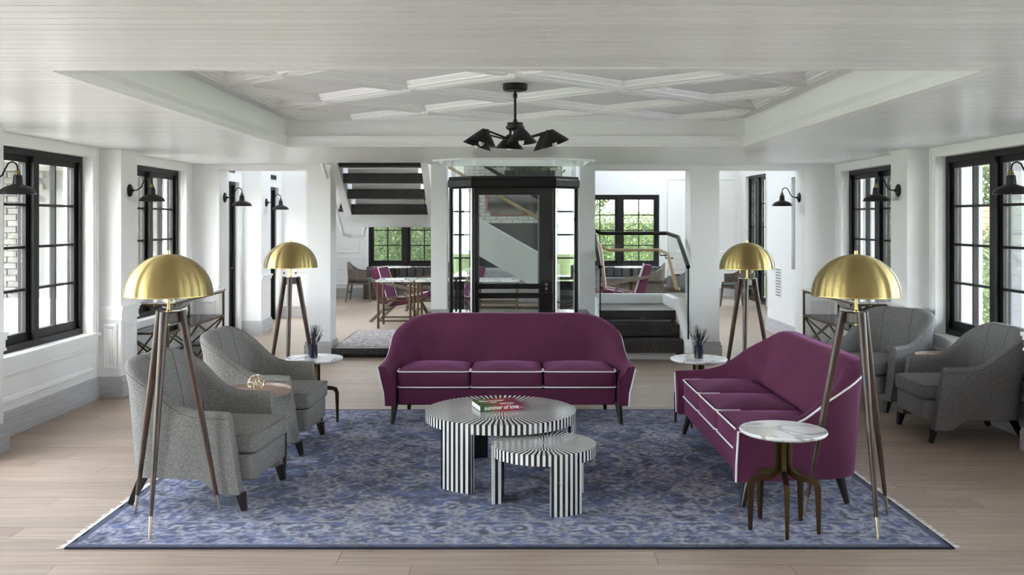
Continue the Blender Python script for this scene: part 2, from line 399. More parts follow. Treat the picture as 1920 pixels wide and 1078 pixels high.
sp = [(.032, 0), (.032, -.034), (.050, -.040), (.058, -.030), (.074, -.030), (.080, -.038), (.096, -.036), (.102, -.022), (.120, -.022), (.126, -.012), (.142, -.012), (.148, 0)]
for i in range(-4, 5):
    for j in range(-5, 6):
        if (i+j) % 2: continue
        cx, cy = CX+i*DX, CY+j*DY
        P = clip_poly([(cx, cy-DY), (cx+DX, cy), (cx, cy+DY), (cx-DX, cy)], TX0+.13, TX1-.13, TY0+.10, TY1-.10)
        if len(P) < 3: continue
        A = abs(sum(P[q-1][0]*P[q][1]-P[q][0]*P[q-1][1] for q in range(len(P))))/2
        if A < .12: continue
        for e in sweep_edges(P, sp, lambda x, y, h: (x, y, ZT+h)): e.build('diamond_moulding', 'trimw', tr, smooth=0)

# side walls with window openings
def side_wall(name, xin, sgn, y0, y1, opens, label, th=.25, ztop=ZC+.1):
    mb = MB(); xa, xb = (xin-th, xin) if sgn < 0 else (xin, xin+th)
    cur = y0
    for (a, b, z0, z1) in sorted(opens):
        mb.box(xa, xb, cur, a, 0, ztop)
        if z0 > 0: mb.box(xa, xb, a, b, 0, z0)
        mb.box(xa, xb, a, b, z1, ztop); cur = b
    mb.box(xa, xb, cur, y1, 0, ztop)
    w = struct(mb.build(name, 'wall', smooth=0)); w['label'] = label
    return w
FULL = lambda c: 2 < c < 6  # unseen patio-side bays enlarged to full height to bring in more daylight
WH_ = lambda c: .98 if FULL(c) else WHALF
opens = [(c-WH_(c), c+WH_(c), 0.02 if FULL(c) else WZ0, 2.34 if FULL(c) else WZ1) for c in BAYS]
wl = side_wall('wall_left', XL, -1, YR, 12.1, opens, 'white panelled wall with black windows on the patio side')
opens = [(c-WHALF, c+WHALF, WZ0, WZ1) for c in BAYS]
wr = side_wall('wall_right', XR, 1, YR, 12.1, opens, 'white panelled wall with black windows on the garden side')
pprof = [(0, 0), (0, .016), (.012, .02), (.02, .012), (.03, .012), (.036, .005), (.042, 0)]
def panel(parent, fmap, a0, a1, b0, b1, flip=False):
    P = [(a0, b0), (a1, b0), (a1, b1), (a0, b1)]
    sweep_join(P, pprof, fmap).build('panel_moulding', 'trimw', parent, smooth=0)
for (w, xin, s) in ((wl, XL, 1), (wr, XR, -1)):
    side = 'left' if s > 0 else 'right'
    f_in = lambda u, v, h, xin=xin, s=s: (xin+s*h, u, v)
    for c in BAYS:
        if FULL(c) and s > 0: continue
        a, b = c-WHALF, c+WHALF
        mb = MB()
        def B(y0, y1, z0, z1, d): mb.box(min(xin, xin+s*d), max(xin, xin+s*d), y0, y1, z0, z1)
        B(a-.10, a, WZ0-.02, WZ1, .018); B(b, b+.10, WZ0-.02, WZ1, .018); B(a-.10, b+.10, WZ1, ZC-.001, .018)
        B(a-.10, a-.075, WZ0-.02, ZC-.02, .028); B(b+.075, b+.10, WZ0-.02, ZC-.02, .028)
        mb.build('window_casing', 'trimw', w, smooth=0)
        mb = MB(); B(a-.12, b+.12, WZ0-.03, WZ0, .045); B(a-.10, b+.10, WZ0-.055, WZ0-.03, .028); B(a-.10, b+.10, WZ0-.10, WZ0-.055, .016)
        mb.build('window_sill', 'trimw', w, smooth=0)
        panel(w, f_in, a-.06, b+.06, .27, .50)
    for (p0, p1) in PIL:
        xo = xin+s*.216
        pl = MB().box(min(xin, xo), max(xin, xo), p0, p1, 0, ZC-.001).build('pilaster', 'wall', w, smooth=0)
        pm = MB()
        for (z0, z1, d) in ((.845, .873, .028), (.815, .845, .018), (.755, .815, .010), (.735, .755, .016)):
            xd = xo+s*d; pm.box(min(xin, xd), max(xin, xd), p0-d, p1+d, z0, z1)
        pm.build('chair_rail', 'trimw', w, smooth=0)
        panel(w, lambda u, v, h, xo=xo, s=s: (xo+s*h, u, v), p0+.06, p1-.06, .27, .70)
        lo, hi = min(xin, xo), max(xin, xo)
        panel(w, lambda u, v, h, p0=p0: (u, p0-h, v), lo+.05, hi-.04, .27, .70)
    # baseboard
    mb = MB(); cur = YR
    def bb(y0, y1, xx):
        for (z0, z1, d) in ((0, .145, .028), (.145, .168, .022), (.168, .20, .014)):
            mb.box(min(xx, xx+s*d), max(xx, xx+s*d), y0, y1, z0, z1)
    for (p0, p1) in PIL:
        bb(cur, p0-.03, xin); cur = p1+.03
        for (z0, z1, d) in ((0, .145, .030), (.145, .168, .024), (.168, .20, .016)):
            xo = xin+s*(.216+d); mb.box(min(xin, xo), max(xin, xo), p0-d, p1+d, z0, z1)
    bb(cur, YB, xin)
    struct(mb.build('baseboard_'+side, 'base', smooth=0))['label'] = 'grey stepped baseboard under the windows, '+('patio' if s > 0 else 'garden')+' side'

# black casement windows
def make_window(name, W_, H_, loc, rz, label, cols=2, rows=4, sash=2):
    t = thing(name, label, None, loc, rz, kind='structure')
    fw = .055; mb = MB()
    mb.box(-W_/2, -W_/2+fw, -.06, .06, 0, H_); mb.box(W_/2-fw, W_/2, -.06, .06, 0, H_)
    mb.box(-W_/2+fw, W_/2-fw, -.06, .06, 0, fw); mb.box(-W_/2+fw, W_/2-fw, -.06, .06, H_-fw, H_)
    if sash == 2: mb.box(-.045, .045, -.07, .06, fw, H_-fw)
    mb.build('window_frame', 'black', t, smooth=0)
    spans = [(-W_/2+fw, -.045), (.045, W_/2-fw)] if sash == 2 else [(-W_/2+fw, W_/2-fw)]
    for (a, b) in spans:
        z0, z1 = fw, H_-fw; sw = .055; mb = MB()
        mb.box(a, a+sw, -.03, .035, z0, z1); mb.box(b-sw, b, -.03, .035, z0, z1)
        mb.box(a+sw, b-sw, -.03, .035, z0, z0+sw+.02); mb.box(a+sw, b-sw, -.03, .035, z1-sw, z1)
        ga, gb, g0, g1 = a+sw, b-sw, z0+sw+.02, z1-sw; mt = .011
        for i in range(1, cols): xx = ga+(gb-ga)*i/cols; mb.box(xx-mt, xx+mt, -.022, .026, g0, g1)
        for i in range(1, rows): zz = g0+(g1-g0)*i/rows; mb.box(ga, gb, -.020, .024, zz-mt, zz+mt)
        sh = mb.build('sash', 'black', t, smooth=0)
        for i in range(cols):
            for j in range(rows):
                MB().box(ga+(gb-ga)*i/cols+mt, ga+(gb-ga)*(i+1)/cols-mt, -.003, .003, g0+(g1-g0)*j/rows+mt, g0+(g1-g0)*(j+1)/rows-mt).build('pane', 'pane', sh, smooth=0)
    return t
n = 1
for c, nm in zip(BAYS, ('at the entrance', 'unseen and enlarged for daylight, beside the entrance', 'unseen and enlarged for daylight, by the tripod lamp', 'facing the brick patio wall', 'behind the console')):
    zb_ = .02 if FULL(c) else WZ0
    make_window('window_%d' % n, 2*WH_(c), (2.34 if FULL(c) else WZ1)-zb_, (XL-.14, c, zb_), PI/2, 'black framed casement pair in patio-side wall, '+nm); n += 1
for c, nm in zip(BAYS, ('at the entrance', 'unseen and enlarged for daylight, beside the entrance', 'level with the marble table', 'behind the charcoal armchairs', 'behind the console')):
    zb_ = WZ0
    make_window('window_%d' % n, 2*WHALF, WZ1-zb_, (XR+.14, c, zb_), -PI/2, 'black framed casement pair in garden-side wall, '+nm); n += 1

# back wall of the lounge: piers, columns and lintels
mb = MB(); mb.box(-3.63, -2.545, YB, 12.08, 2.325, ZC); mb.box(1.03, 2.215, YB, 12.08, 2.325, ZC); mb.box(2.57, 3.63, YB, 12.08, 2.325, ZC); mb.box(XL-.25, -2.25, YB+.02, 12.08, ZC, ZC+.1); mb.box(.84, XR+.25, YB+.02, 12.08, ZC, ZC+.1)
mb.box(XL-.25, -2.25, YB+.02, 12.08, ZC+.1, 5.0); mb.box(.84, 5.6, YB+.02, 12.08, ZC+.1, 5.0)
wb = struct(mb.build('wall_back', 'wall', smooth=0)); wb['label'] = 'white column screen between lounge and stair hall'
for (x0, x1, y1) in ((XL, -3.63, 12.1), (-2.545, -2.25, 12.08), (-1.005, -.81, 12.0), (.84, 1.03, 12.0), (2.215, 2.57, 12.08), (3.63, XR, 12.1)):
    MB().box(x0, x1, YB, y1, 0, ZC).build('column', 'wall', wb, smooth=0)
    mb = MB(); mb.box(x0-.028, x1+.028, YB-.028, y1+.028, 0, .15); mb.box(x0-.016, x1+.016, YB-.016, y1+.016, .15, .19)
    if x0 != XL and x1 != XR: mb.build('plinth', 'base' , wb, smooth=0)
for (x0, x1) in ((XL, -3.63), (3.63, XR)):
    mb = MB()
    for (z0, z1, d) in ((.845, .873, .028), (.815, .845, .018), (.755, .815, .010)): mb.box(x0, x1, YB-d, YB, z0, z1)
    mb.build('chair_rail', 'trimw', wb, smooth=0)
    panel(wb, lambda u, v, h: (u, YB-h, v), x0+.05, x1-.05, .27, .70)
    MB().box(x0, x1, YB-.028, YB, 0, .19).build('plinth', 'base', wb, smooth=0)

# ---------------------------------------------------------------- stair hall shell behind
mb = MB()   # left hall wall with two glazed doors
def hall_wall(mb, xin, th, y0, y1, opens, ztop):
    cur = y0
    for (a, b, z0, z1) in opens:
        mb.box(xin, xin+th, cur, a, 0, ztop)
        if z0: mb.box(xin, xin+th, a, b, 0, z0)
        mb.box(xin, xin+th, a, b, z1, ztop); cur = b
    mb.box(xin, xin+th, cur, y1, 0, ztop)
hall_wall(mb, -4.25, .25, 12.1, 16.4, [(12.45, 13.85, 0, 2.25), (14.85, 16.2, 0, 2.25)], 3.0)
hall_wall(mb, -4.25, .25, 16.4, 21.0, [], 3.0)
for yy in (12.1, 15.0, 18.0, 20.7): mb.box(-4.25, -4.0, yy, yy+.3, 3.9, 4.8)  # gaps between these piers: unseen clerestory, added to daylight the hall
mb.box(-4.25, -4.0, 12.1, 21.0, 4.8, 5.0); mb.box(-4.25, -4.0, 12.1, 21.0, 3.0, 3.9)
hl = struct(mb.build('wall_hall_left', 'wall', smooth=0)); hl['label'] = 'white hall wall with two glazed doors'
MB().box(-4.0, -3.72, 14.0, 14.55, 0, 3.0).build('pilaster', 'wall', hl, smooth=0)
mb = MB(); mb.box(-4.0, -3.69, 13.97, 14.58, 0, .16); mb.box(-4.0, -3.705, 13.985, 14.565, .16, .2); mb.build('plinth', 'base', hl, smooth=0)
mb = MB(); mb.box(-4.0, -3.69, 13.97, 14.58, .84, .87); mb.box(-4.0, -3.705, 13.985, 14.565, .80, .84); mb.build('chair_rail', 'trimw', hl, smooth=0)
MB().box(-4.0, -3.45, 16.4, 16.6, 0, 5.0).build('return_wall', 'wall', hl, smooth=0)
mb = MB(); mb.box(-4.0, -3.43, 16.37, 16.62, 0, .2); mb.build('plinth', 'base', hl, smooth=0)
mb = MB(); mb.box(-4.0, -3.43, 16.37, 16.62, .84, .87); mb.box(-4.0, -3.44, 16.38, 16.61, .80, .84); mb.build('chair_rail', 'trimw', hl, smooth=0)
for (a, b) in ((12.7, 13.6), (15.0, 16.0)):
    v = MB().box(-4.0, -3.99, a, b, 2.37, 2.45).build('air_vent', 'ventgrey', hl, smooth=0)
    mb = MB(); q = a+.02
    while q < b-.03: mb.box(-3.99, -3.985, q, q+.02, 2.38, 2.44); q += .04
    mb.build('vent_slats', 'black', v, smooth=0)
def glazed_door(name, loc, rz, W_, H_, label):
    t = thing(name, label, None, loc, rz, kind='structure')
    mb = MB(); mb.box(-W_/2, -W_/2+.05, -.06, .06, 0, H_); mb.box(W_/2-.05, W_/2, -.06, .06, 0, H_); mb.box(-W_/2+.05, W_/2-.05, -.06, .06, H_-.05, H_)
    mb.build('door_frame', 'black', t, smooth=0)
    a, b = -W_/2+.05, W_/2-.05; mb = MB()
    mb.box(a, a+.11, -.025, .025, 0, H_-.05); mb.box(b-.11, b, -.025, .025, 0, H_-.05)
    mb.box(a+.11, b-.11, -.025, .025, 0, .30); mb.box(a+.11, b-.11, -.025, .025, H_-.17, H_-.05)
    lf = mb.build('door_leaf', 'black', t, smooth=0)
    MB().box(a+.11, b-.11, -.004, .004, .30, H_-.17).build('pane', 'pane', lf, smooth=0)
    MB().tube([(b-.055, -.03, 1.0), (b-.055, -.07, 1.0), (b-.16, -.07, 1.0)], .009, 8).build('door_handle', 'blackm', lf)
    return t
glazed_door('door_1', (-4.12, 13.15, 0), PI/2, 1.4, 2.25, 'black glazed door next to the column screen, patio side')
glazed_door('door_2', (-4.12, 15.525, 0), PI/2, 1.35, 2.25, 'black glazed door beyond the hall pilaster, patio side')
mb = MB()   # right hall wall, jogging outwards
hall_wall(mb, 3.95, .25, 12.1, 14.6, [(12.62, 13.35, 1.0, 2.30)], 3.0)
mb.box(4.2, 5.25, 14.35, 14.6, 0, 3.0); hall_wall(mb, 5.0, .25, 14.6, 21.0, [(18.6, 20.2, 0.0, 2.62)], 3.0)
for yy in (12.1, 15.0, 18.0, 20.7): mb.box(5.0, 5.25, yy, yy+.3, 3.7, 4.8)  # same added clerestory gaps on the garden side, out of view
mb.box(5.0, 5.25, 12.1, 21, 4.8, 5.0); mb.box(5.0, 5.25, 12.1, 21, 3.0, 3.7)
mb.box(3.95, 5.25, 12.1, 14.6, 3.0, 3.1)
hr = struct(mb.build('wall_hall_right', 'wall', smooth=0)); hr['label'] = 'white hall wall with grille and tall window'
make_window('window_%d' % n, 1.6, 2.62, (5.12, 19.4, 0), -PI/2, 'tall black gridded french window at the end of the hall', rows=5); n += 1
make_window('window_%d' % n, .73, 1.3, (4.07, 12.985, 1.0), -PI/2, 'narrow black window just beyond the column screen', sash=1, cols=2, rows=4); n += 1
for q in range(13):
    MB().box(3.938, 3.95, 12.15+q*.033, 12.18+q*.033, .2, 2.3).build('beadboard', 'trimw', hr, smooth=0)
mb = MB(); mb.box(3.92, 3.95, 12.1, 14.6, 0, .16); mb.box(3.93, 3.95, 12.1, 14.6, .16, .2); mb.build('plinth', 'base', hr, smooth=0)
g = MB().box(3.94, 3.95, 13.85, 14.12, .55, 1.0).build('air_grille', 'trimw', hr, smooth=0)
for q in range(10): MB().box(3.936, 3.94, 13.87, 14.10, .575+q*.042, .592+q*.042).build('grille_slot', 'ventgrey', g, smooth=0)
pl = thing('picture_light', 'antique brass picture light high on the wall beyond the columns', 'wall lamp', (3.95, 12.55, 2.40))
MB().cyl((-.16, -.14, 0), (-.16, .14, 0), .022, n=14).build('shade', 'antique', pl)
MB().tube([(0, 0, .12), (-.10, 0, .14), (-.15, 0, .10), (-.16, 0, .02)], .008, 8).build('arm', 'antique', pl)
MB().box(-.012, 0, -.04, .04, .08, .16).build('wall_plate', 'antique', pl, smooth=0)

# far wall of the hall with two windows
YF = 20.75
mb = MB()
def far(x0, x1, z0, z1): mb.box(x0, x1, YF, YF+.25, z0, z1)
far(-4.25, -3.16, 0, 5); far(-3.16, -1.52, 0, .67); far(-3.16, -1.52, 2.25, 5); far(-1.52, 1.50, 0, 5); far(1.50, 3.24, 0, .67); far(1.50, 3.24, 2.25, 5); far(3.24, 5.25, 0, 5)
wf = struct(mb.build('wall_far', 'wall', smooth=0)); wf['label'] = 'far white hall wall with two garden windows'
make_window('window_%d' % n, 1.64, 1.58, (-2.34, YF+.13, .67), 0, 'far hall window above the grey banquette, partly behind the stair', rows=4); n += 1
make_window('window_%d' % n, 1.74, 1.58, (2.37, YF+.13, .67), 0, 'far hall window with the hedge behind the glass stair rail', rows=4); n += 1
for (x0, x1) in ((-4.0, -3.26), (3.34, 5.0)):
    mb = MB(); mb.box(x0, x1, YF-.03, YF, 0, .2); mb.build('plinth', 'base', wf, smooth=0)
    mb = MB(); mb.box(x0, x1, YF-.03, YF, .84, .88); mb.box(x0, x1, YF-.018, YF, .78, .84); mb.box(x0, x1, YF-.02, YF, .70, .72); mb.build('chair_rail', 'trimw', wf, smooth=0)
    panel(wf, lambda u, v, h: (u, YF-h, v), x0+.08, x1-.08, .27, .64)
    panel(wf, lambda u, v, h: (u, YF-h, v), x0+.08, x1-.08, .98, 2.6)
hc = struct(MB().box(-4.25, 5.25, 12.0, 21.0, 5.0, 5.1).build('ceiling_hall', 'wall', smooth=0)); hc['label'] = 'high white ceiling of the stair hall'
mb = MB(); mb.box(-2.25, .84, 11.28, 11.32, ZC+.1, 5.0); mb.box(-2.25, .84, 11.3, 12.08, 5.0, 5.1); mb.box(-2.29, -2.25, 11.28, 12.08, ZC+.1, 5.0); mb.box(.84, .90, 11.28, 12.08, ZC+.1, 5.0)
struct(mb.build('wall_stairwell', 'wall', smooth=0))['label'] = 'white upper walls of the stairwell'
# rear of the lounge behind the viewpoint: closed by a plain wall
mb = MB(); mb.box(XL-.25, XR+.25, YR, YR+.15, 2.34, ZC+.1)
mb.box(XL-.25, XR+.25, YR, YR+.15, 0, 2.34)
struct(mb.build('wall_rear', 'wall', smooth=0))['label'] = 'plain white end wall behind the viewpoint'
# lounge and porch roof; patio and rear canopies added as sun shading
mb = MB(); mb.box(-8.9, XL-.25, 10.3, 14.02, 2.62, 2.75); mb.box(XR+.25, 6.6, YR-1.7, 14.3, 2.62, 2.75); mb.box(XL-.3, XR+.3, YR, 11.28, 2.75, 2.85); mb.box(XL-.95, XR+.95, YR-1.7, YR, 2.62, 2.75)
struct(mb.build('roof', 'wall', smooth=0))['label'] = 'flat white lounge and porch roof, with added shading canopies at patio and rear'
# ================================================================== RUG
def make_rug():
    X0, X1, Y0, Y1 = -2.31, 2.285, 4.87, 8.42
    w, d = X1-X0, Y1-Y0; cx, cy = (X0+X1)/2, (Y0+Y1)/2
    t = thing('area_rug', 'distressed blue and lavender patterned area rug with pale fringe', 'rug', (cx, cy, 0))
    st = .0085; nx, ny = int(w/st), int(d/st)
    xs = np.linspace(-w/2, w/2, nx+1); ys = np.linspace(-d/2, d/2, ny+1)
    Xg, Yg = np.meshgrid(xs, ys); rs = np.random.RandomState(3)
    def smooth_noise(nu, nv, amp):
        g = rs.rand(nv+3, nu+3); u = (Xg+w/2)/w*nu; v = (Yg+d/2)/d*nv
        iu = u.astype(int); iv = v.astype(int); fu = u-iu; fv = v-iv; fu = fu*fu*(3-2*fu); fv = fv*fv*(3-2*fv)
        return amp*((g[iv, iu]*(1-fu)+g[iv, iu+1]*fu)*(1-fv)+(g[iv+1, iu]*(1-fu)+g[iv+1, iu+1]*fu)*fv-.5)
    xw = Xg+smooth_noise(90, 70, .014); yw = Yg+smooth_noise(90, 70, .014)
    ex = w/2-np.abs(xw); ey = d/2-np.abs(yw); e = np.minimum(ex, ey)
    along = np.where(ex < ey, yw, xw)
    M_ = np.zeros_like(Xg)
    # main border: rosettes and scrolls
    def rosette(a, b, period, R, pet, ph=0):
        q = (a+ph) % period-period/2; r = np.hypot(q, b); th = np.arctan2(b, q)
        f = R*(1+.30*np.cos(pet*th)); m = (r < f).astype(float)
        m -= ((r < f*.62) & (r > f*.46)).astype(float); m -= (r < f*.18)
        return np.clip(m, 0, 1)
    def scroll(a, b, period, ph=0):
        q = (a+ph) % period-period/2; m = np.zeros_like(a)
        for sgn in (-1, 1):
            r = np.hypot(q-sgn*.055, b-sgn*.012); th = np.arctan2(b-sgn*.012, (q-sgn*.055)*sgn)
            m = np.maximum(m, ((r < .082) & (r > .045) & (np.abs(th) < 2.3)).astype(float)); m = np.maximum(m, (r < .020).astype(float))
            u = (q-sgn*.15); m = np.maximum(m, ((u/.045)**2+((b+sgn*.045)/.022)**2 < 1).astype(float))
        return m
    b0 = e-.30
    inb = (e > .19) & (e < .41)
    bm = np.maximum(rosette(along, b0, .56, .098, 6), scroll(along, b0, .56, .28))
    bm = np.maximum(bm, rosette(along, b0-.07, .28, .028, 5, .14)); bm = np.maximum(bm, rosette(along, b0+.075, .28, .026, 5, .05))
    M_ = np.where(inb, bm, M_)
    for (c, pr, R) in ((.125, .20, .046), (.475, .20, .042)):
        bb = e-c; z = np.abs(bb) < .055
        M_ = np.where(z, np.maximum(rosette(along, bb, pr, R, 5), (np.abs(bb-.03*np.sin(along*31.4)) < .007)), M_)
    for c in (.055, .070, .185, .20, .41, .425, .535):
        M_ = np.where(np.abs(e-c) < .005, 1.0, M_)
    # field: mirrored palmettes, vines and flecks
    fm = np.abs(xw); gm = np.abs(yw); F = np.zeros_like(Xg)
    for _ in range(34):
        px, py = rs.uniform(0, w/2-.5), rs.uniform(0, d/2-.5); R = rs.uniform(.05, .15); pet = rs.choice([4, 5, 6, 8])
        r = np.hypot(fm-px, (gm-py)*1.15); th = np.arctan2(gm-py, fm-px)+rs.rand()*6
        f = R*(1+.3*np.cos(pet*th)); ring = ((r < f) & (r > f*.70)) | ((r < f*.42) & (r > f*.2))
        F = np.maximum(F, ring.astype(float))
    for _ in range(11):
        ph = rs.rand()*6; k = rs.uniform(9, 18); am = rs.uniform(.05, .13); c0 = rs.uniform(0, d/2); sl = rs.uniform(-.15, .15)
        F = np.maximum(F, (np.abs(gm-c0-sl*fm-am*np.sin(k*fm+ph)) < .008).astype(float))
        c0 = rs.uniform(0, w/2); F = np.maximum(F, (np.abs(fm-c0-sl*gm-am*np.sin(k*gm+ph)) < .008).astype(float))
    for _ in range(90):
        px, py = rs.uniform(0, w/2-.5), rs.uniform(0, d/2-.5); a = rs.rand()*PI; l = rs.uniform(.02, .06)
        u = (fm-px)*math.cos(a)+(gm-py)*math.sin(a); v = -(fm-px)*math.sin(a)+(gm-py)*math.cos(a)
        F = np.maximum(F, ((u/l)**2+(v/(l*.38))**2 < 1).astype(float))
    M_ = np.where(e > .545, F, M_)
    M_ = (M_+np.roll(M_, 1, 0)+np.roll(M_, 1, 1)+np.roll(M_, -1, 0)+np.roll(M_, -1, 1))/5
    zz = np.where(e < .006, .004, .010)+0*Xg
    V = np.stack([Xg, Yg, zz], -1).reshape(-1, 3)
    idx = np.arange((nx+1)*(ny+1)).reshape(ny+1, nx+1)
    Q = np.stack([idx[:-1, :-1], idx[:-1, 1:], idx[1:, 1:], idx[1:, :-1]], -1).reshape(-1, 4)
    me = bpy.data.meshes.new('pile'); me.vertices.add(len(V)); me.vertices.foreach_set('co', V.astype(np.float32).ravel())
    me.loops.add(Q.size); me.loops.foreach_set('vertex_index', Q.astype(np.int32).ravel())
    me.polygons.add(len(Q)); me.polygons.foreach_set('loop_start', np.arange(0, Q.size, 4, dtype=np.int32))
    me.update(calc_edges=True)
    at = me.attributes.new('motif', 'FLOAT', 'POINT'); at.data.foreach_set('value', M_.astype(np.float32).ravel())
    at = me.attributes.new('edge', 'FLOAT', 'POINT'); at.data.foreach_set('value', np.minimum(w/2-np.abs(Xg), d/2-np.abs(Yg)).astype(np.float32).ravel())
    m, nt_, p = nodes('rug_pile'); p.inputs['Roughness'].default_value = .95; p.inputs['Specular IOR Level'].default_value = .1
    p.inputs['Sheen Weight'].default_value = .15
    N = nt_.nodes.new; L = lambda a, b: nt_.links.new(a, b)
    a1 = N('ShaderNodeAttribute'); a1.attribute_name = 'motif'; a2 = N('ShaderNodeAttribute'); a2.attribute_name = 'edge'
    tc = N('ShaderNodeTexCoord')
    def noise(sc, det, st=(1,1,1)):
        mp = N('ShaderNodeMapping'); mp.inputs['Scale'].default_value = st; L(tc.outputs['Object'], mp.inputs[0])
        z = N('ShaderNodeTexNoise'); z.inputs['Scale'].default_value = sc; z.inputs['Detail'].default_value = det; L(mp.outputs[0], z.inputs['Vector']); return z.outputs['Fac']
    def ramp(src, p0, p1, c0, c1):
        r = N('ShaderNodeValToRGB'); r.color_ramp.elements[0].position = p0; r.color_ramp.elements[1].position = p1
        r.color_ramp.elements[0].color = c4(c0); r.color_ramp.elements[1].color = c4(c1); L(src, r.inputs[0]); return r.outputs[0]
    ground = ramp(noise(8, 10), .36, .66, (.014, .019, .050), (.066, .092, .235))
    light = ramp(noise(9, 6), .3, .7, (.30, .285, .35), (.50, .47, .52))
    wearv = ramp(noise(30, 9), .32, .52, (0, 0, 0), (1, 1, 1))
    wear2 = ramp(noise(110, 3, (1, 2, 1)), .28, .55, (.4, .4, .4), (1, 1, 1))
    def math_(op, a, b):
        q = N('ShaderNodeMath'); q.operation = op
        for i, x in enumerate((a, b)):
            if isinstance(x, (int, float)): q.inputs[i].default_value = x
            else: L(x, q.inputs[i])
        return q.outputs[0]
    mask = math_('MULTIPLY', math_('MULTIPLY', a1.outputs['Fac'], wearv), wear2)
    fade = math_('MULTIPLY', ramp(noise(26, 10), .52, .66, (0, 0, 0), (1, 1, 1)), .42)
    mask = math_('MAXIMUM', math_('MULTIPLY', mask, .92), math_('MULTIPLY', fade, wear2))
    mx = N('ShaderNodeMix'); mx.data_type = 'RGBA'; L(mask, mx.inputs[0]); L(ground, mx.inputs[6]); L(light, mx.inputs[7])
    ed = ramp(a2.outputs['Fac'], .035, .05, (1, 1, 1), (0, 0, 0))
    mx2 = N('ShaderNodeMix'); mx2.data_type = 'RGBA'; L(math_('MULTIPLY', ed, .85), mx2.inputs[0]); L(mx.outputs[2], mx2.inputs[6]); mx2.inputs[7].default_value = (.02, .028, .065, 1)
    L(mx2.outputs[2], p.inputs['Base Color'])
    bp = N('ShaderNodeBump'); bp.inputs['Strength'].default_value = .5; bp.inputs['Distance'].default_value = .003; L(noise(300, 2), bp.inputs['Height']); L(bp.outputs[0], p.inputs['Normal'])
    me.materials.append(m); o = bpy.data.objects.new('pile', me); COL.objects.link(o); o.parent = t
    mb = MB(); mb.box(-w/2, w/2, -d/2, -d/2+.01, 0, .0095); mb.box(-w/2, w/2, d/2-.01, d/2, 0, .0095); mb.box(-w/2, -w/2+.01, -d/2+.01, d/2-.01, 0, .0095); mb.box(w/2-.01, w/2, -d/2+.01, d/2-.01, 0, .0095)
    mb.build('binding', mat('rug_binding', (.008, .010, .022), .9), t, smooth=0)
    for sgn in (-1, 1):
        mb = MB(); q = -d/2+.01
        while q < d/2-.01:
            l = random.uniform(.015, .045); dy = random.uniform(-.012, .012); x0 = sgn*w/2
            mb.bar((x0, q, .007), (x0+sgn*l, q+dy, .003), .005, .003); q += .011
        f = mb.build('fringe', 'piping', t, smooth=0); f['kind'] = 'stuff'; f['label'] = 'pale cotton fringe'
make_rug()

# ================================================================== SOFAS AND ARMCHAIRS
def u_path(hw, yf, yb, rc, na=10, nc=12, nb=16):
    """outer plan line of a U-shaped shell: (x, y, nx, ny, d) ; d = distance from nearer arm front"""
    P = []
    Ls = (yb-rc)-yf; Lc = rc*PI/2; Lb = hw-rc; pts = []
    for i in range(na+1):
        t = i/na; pts.append((-hw, yf+t*Ls, -1, 0, t*Ls))
    for i in range(1, nc+1):
        a = PI-i/nc*PI/2; pts.append((-hw+rc+rc*math.cos(a), yb-rc+rc*math.sin(a), math.cos(a), math.sin(a), Ls+Lc*i/nc))
    for i in range(1, nb//2+1):
        t = i/(nb//2); pts.append((-hw+rc+t*Lb, yb, 0, 1, Ls+Lc+t*Lb))
    P = pts+[(-x, y, -nx, ny, d) for (x, y, nx, ny, d) in reversed(pts[:-1])]
    return P
def shell(P, sec):
    mb = MB(); rings = []
    for (x, y, nx, ny, d) in P: rings.append([(x+nx*q, y+ny*q, z) for q, z in sec(d)])
    k = len(rings[0]); vs = [p for r in rings for p in r]; fs = []
    for i in range(len(rings)-1):
        for j in range(k):
            fs.append((i*k+j, (i+1)*k+j, (i+1)*k+(j+1) % k, i*k+(j+1) % k))
    fs.append(tuple(range(k))); e = (len(rings)-1)*k; fs.append(tuple(reversed(range(e, e+k))))
    return mb.add(vs, fs), rings
def cushion(mb, cx, cy, w, d, z0, z1, crown, r=.04, nn=4):
    rings = []
    for ins, z in ((.03, z0), (.006, z0+.006), (0, z0+.02), (0, z1-.02), (.006, z1-.006), (.02, z1+.002), (.07, z1+.35*crown), (.14, z1+.72*crown), (.24, z1+crown)):
        q = min(ins, min(w, d)/2-.02)
        rings.append([(x, y, z) for x, y in rrect(cx, cy, w-2*q, d-2*q, max(.008, min(r+q*.3, (min(w, d)-2*q)/2-.005)), nn)])
    k = len(rings[0]); vs = [p for R in rings for p in R]; fs = [tuple(reversed(range(k)))]
    for i in range(len(rings)-1):
        for j in range(k): fs.append((i*k+j, i*k+(j+1) % k, (i+1)*k+(j+1) % k, (i+1)*k+j))
    fs.append(tuple((len(rings)-1)*k+j for j in range(k)))
    return mb.add(vs, fs)
def tleg(mb, x, y, z1, x0, y0, r1, r0, z0=0.0):
    return mb.lathe([(r0, 0), (r0*1.02, .002)], (x0, y0, z0), 4) if False else mb.tube([(x, y, z1), (x0, y0, z0)], [r1, r0], 12)

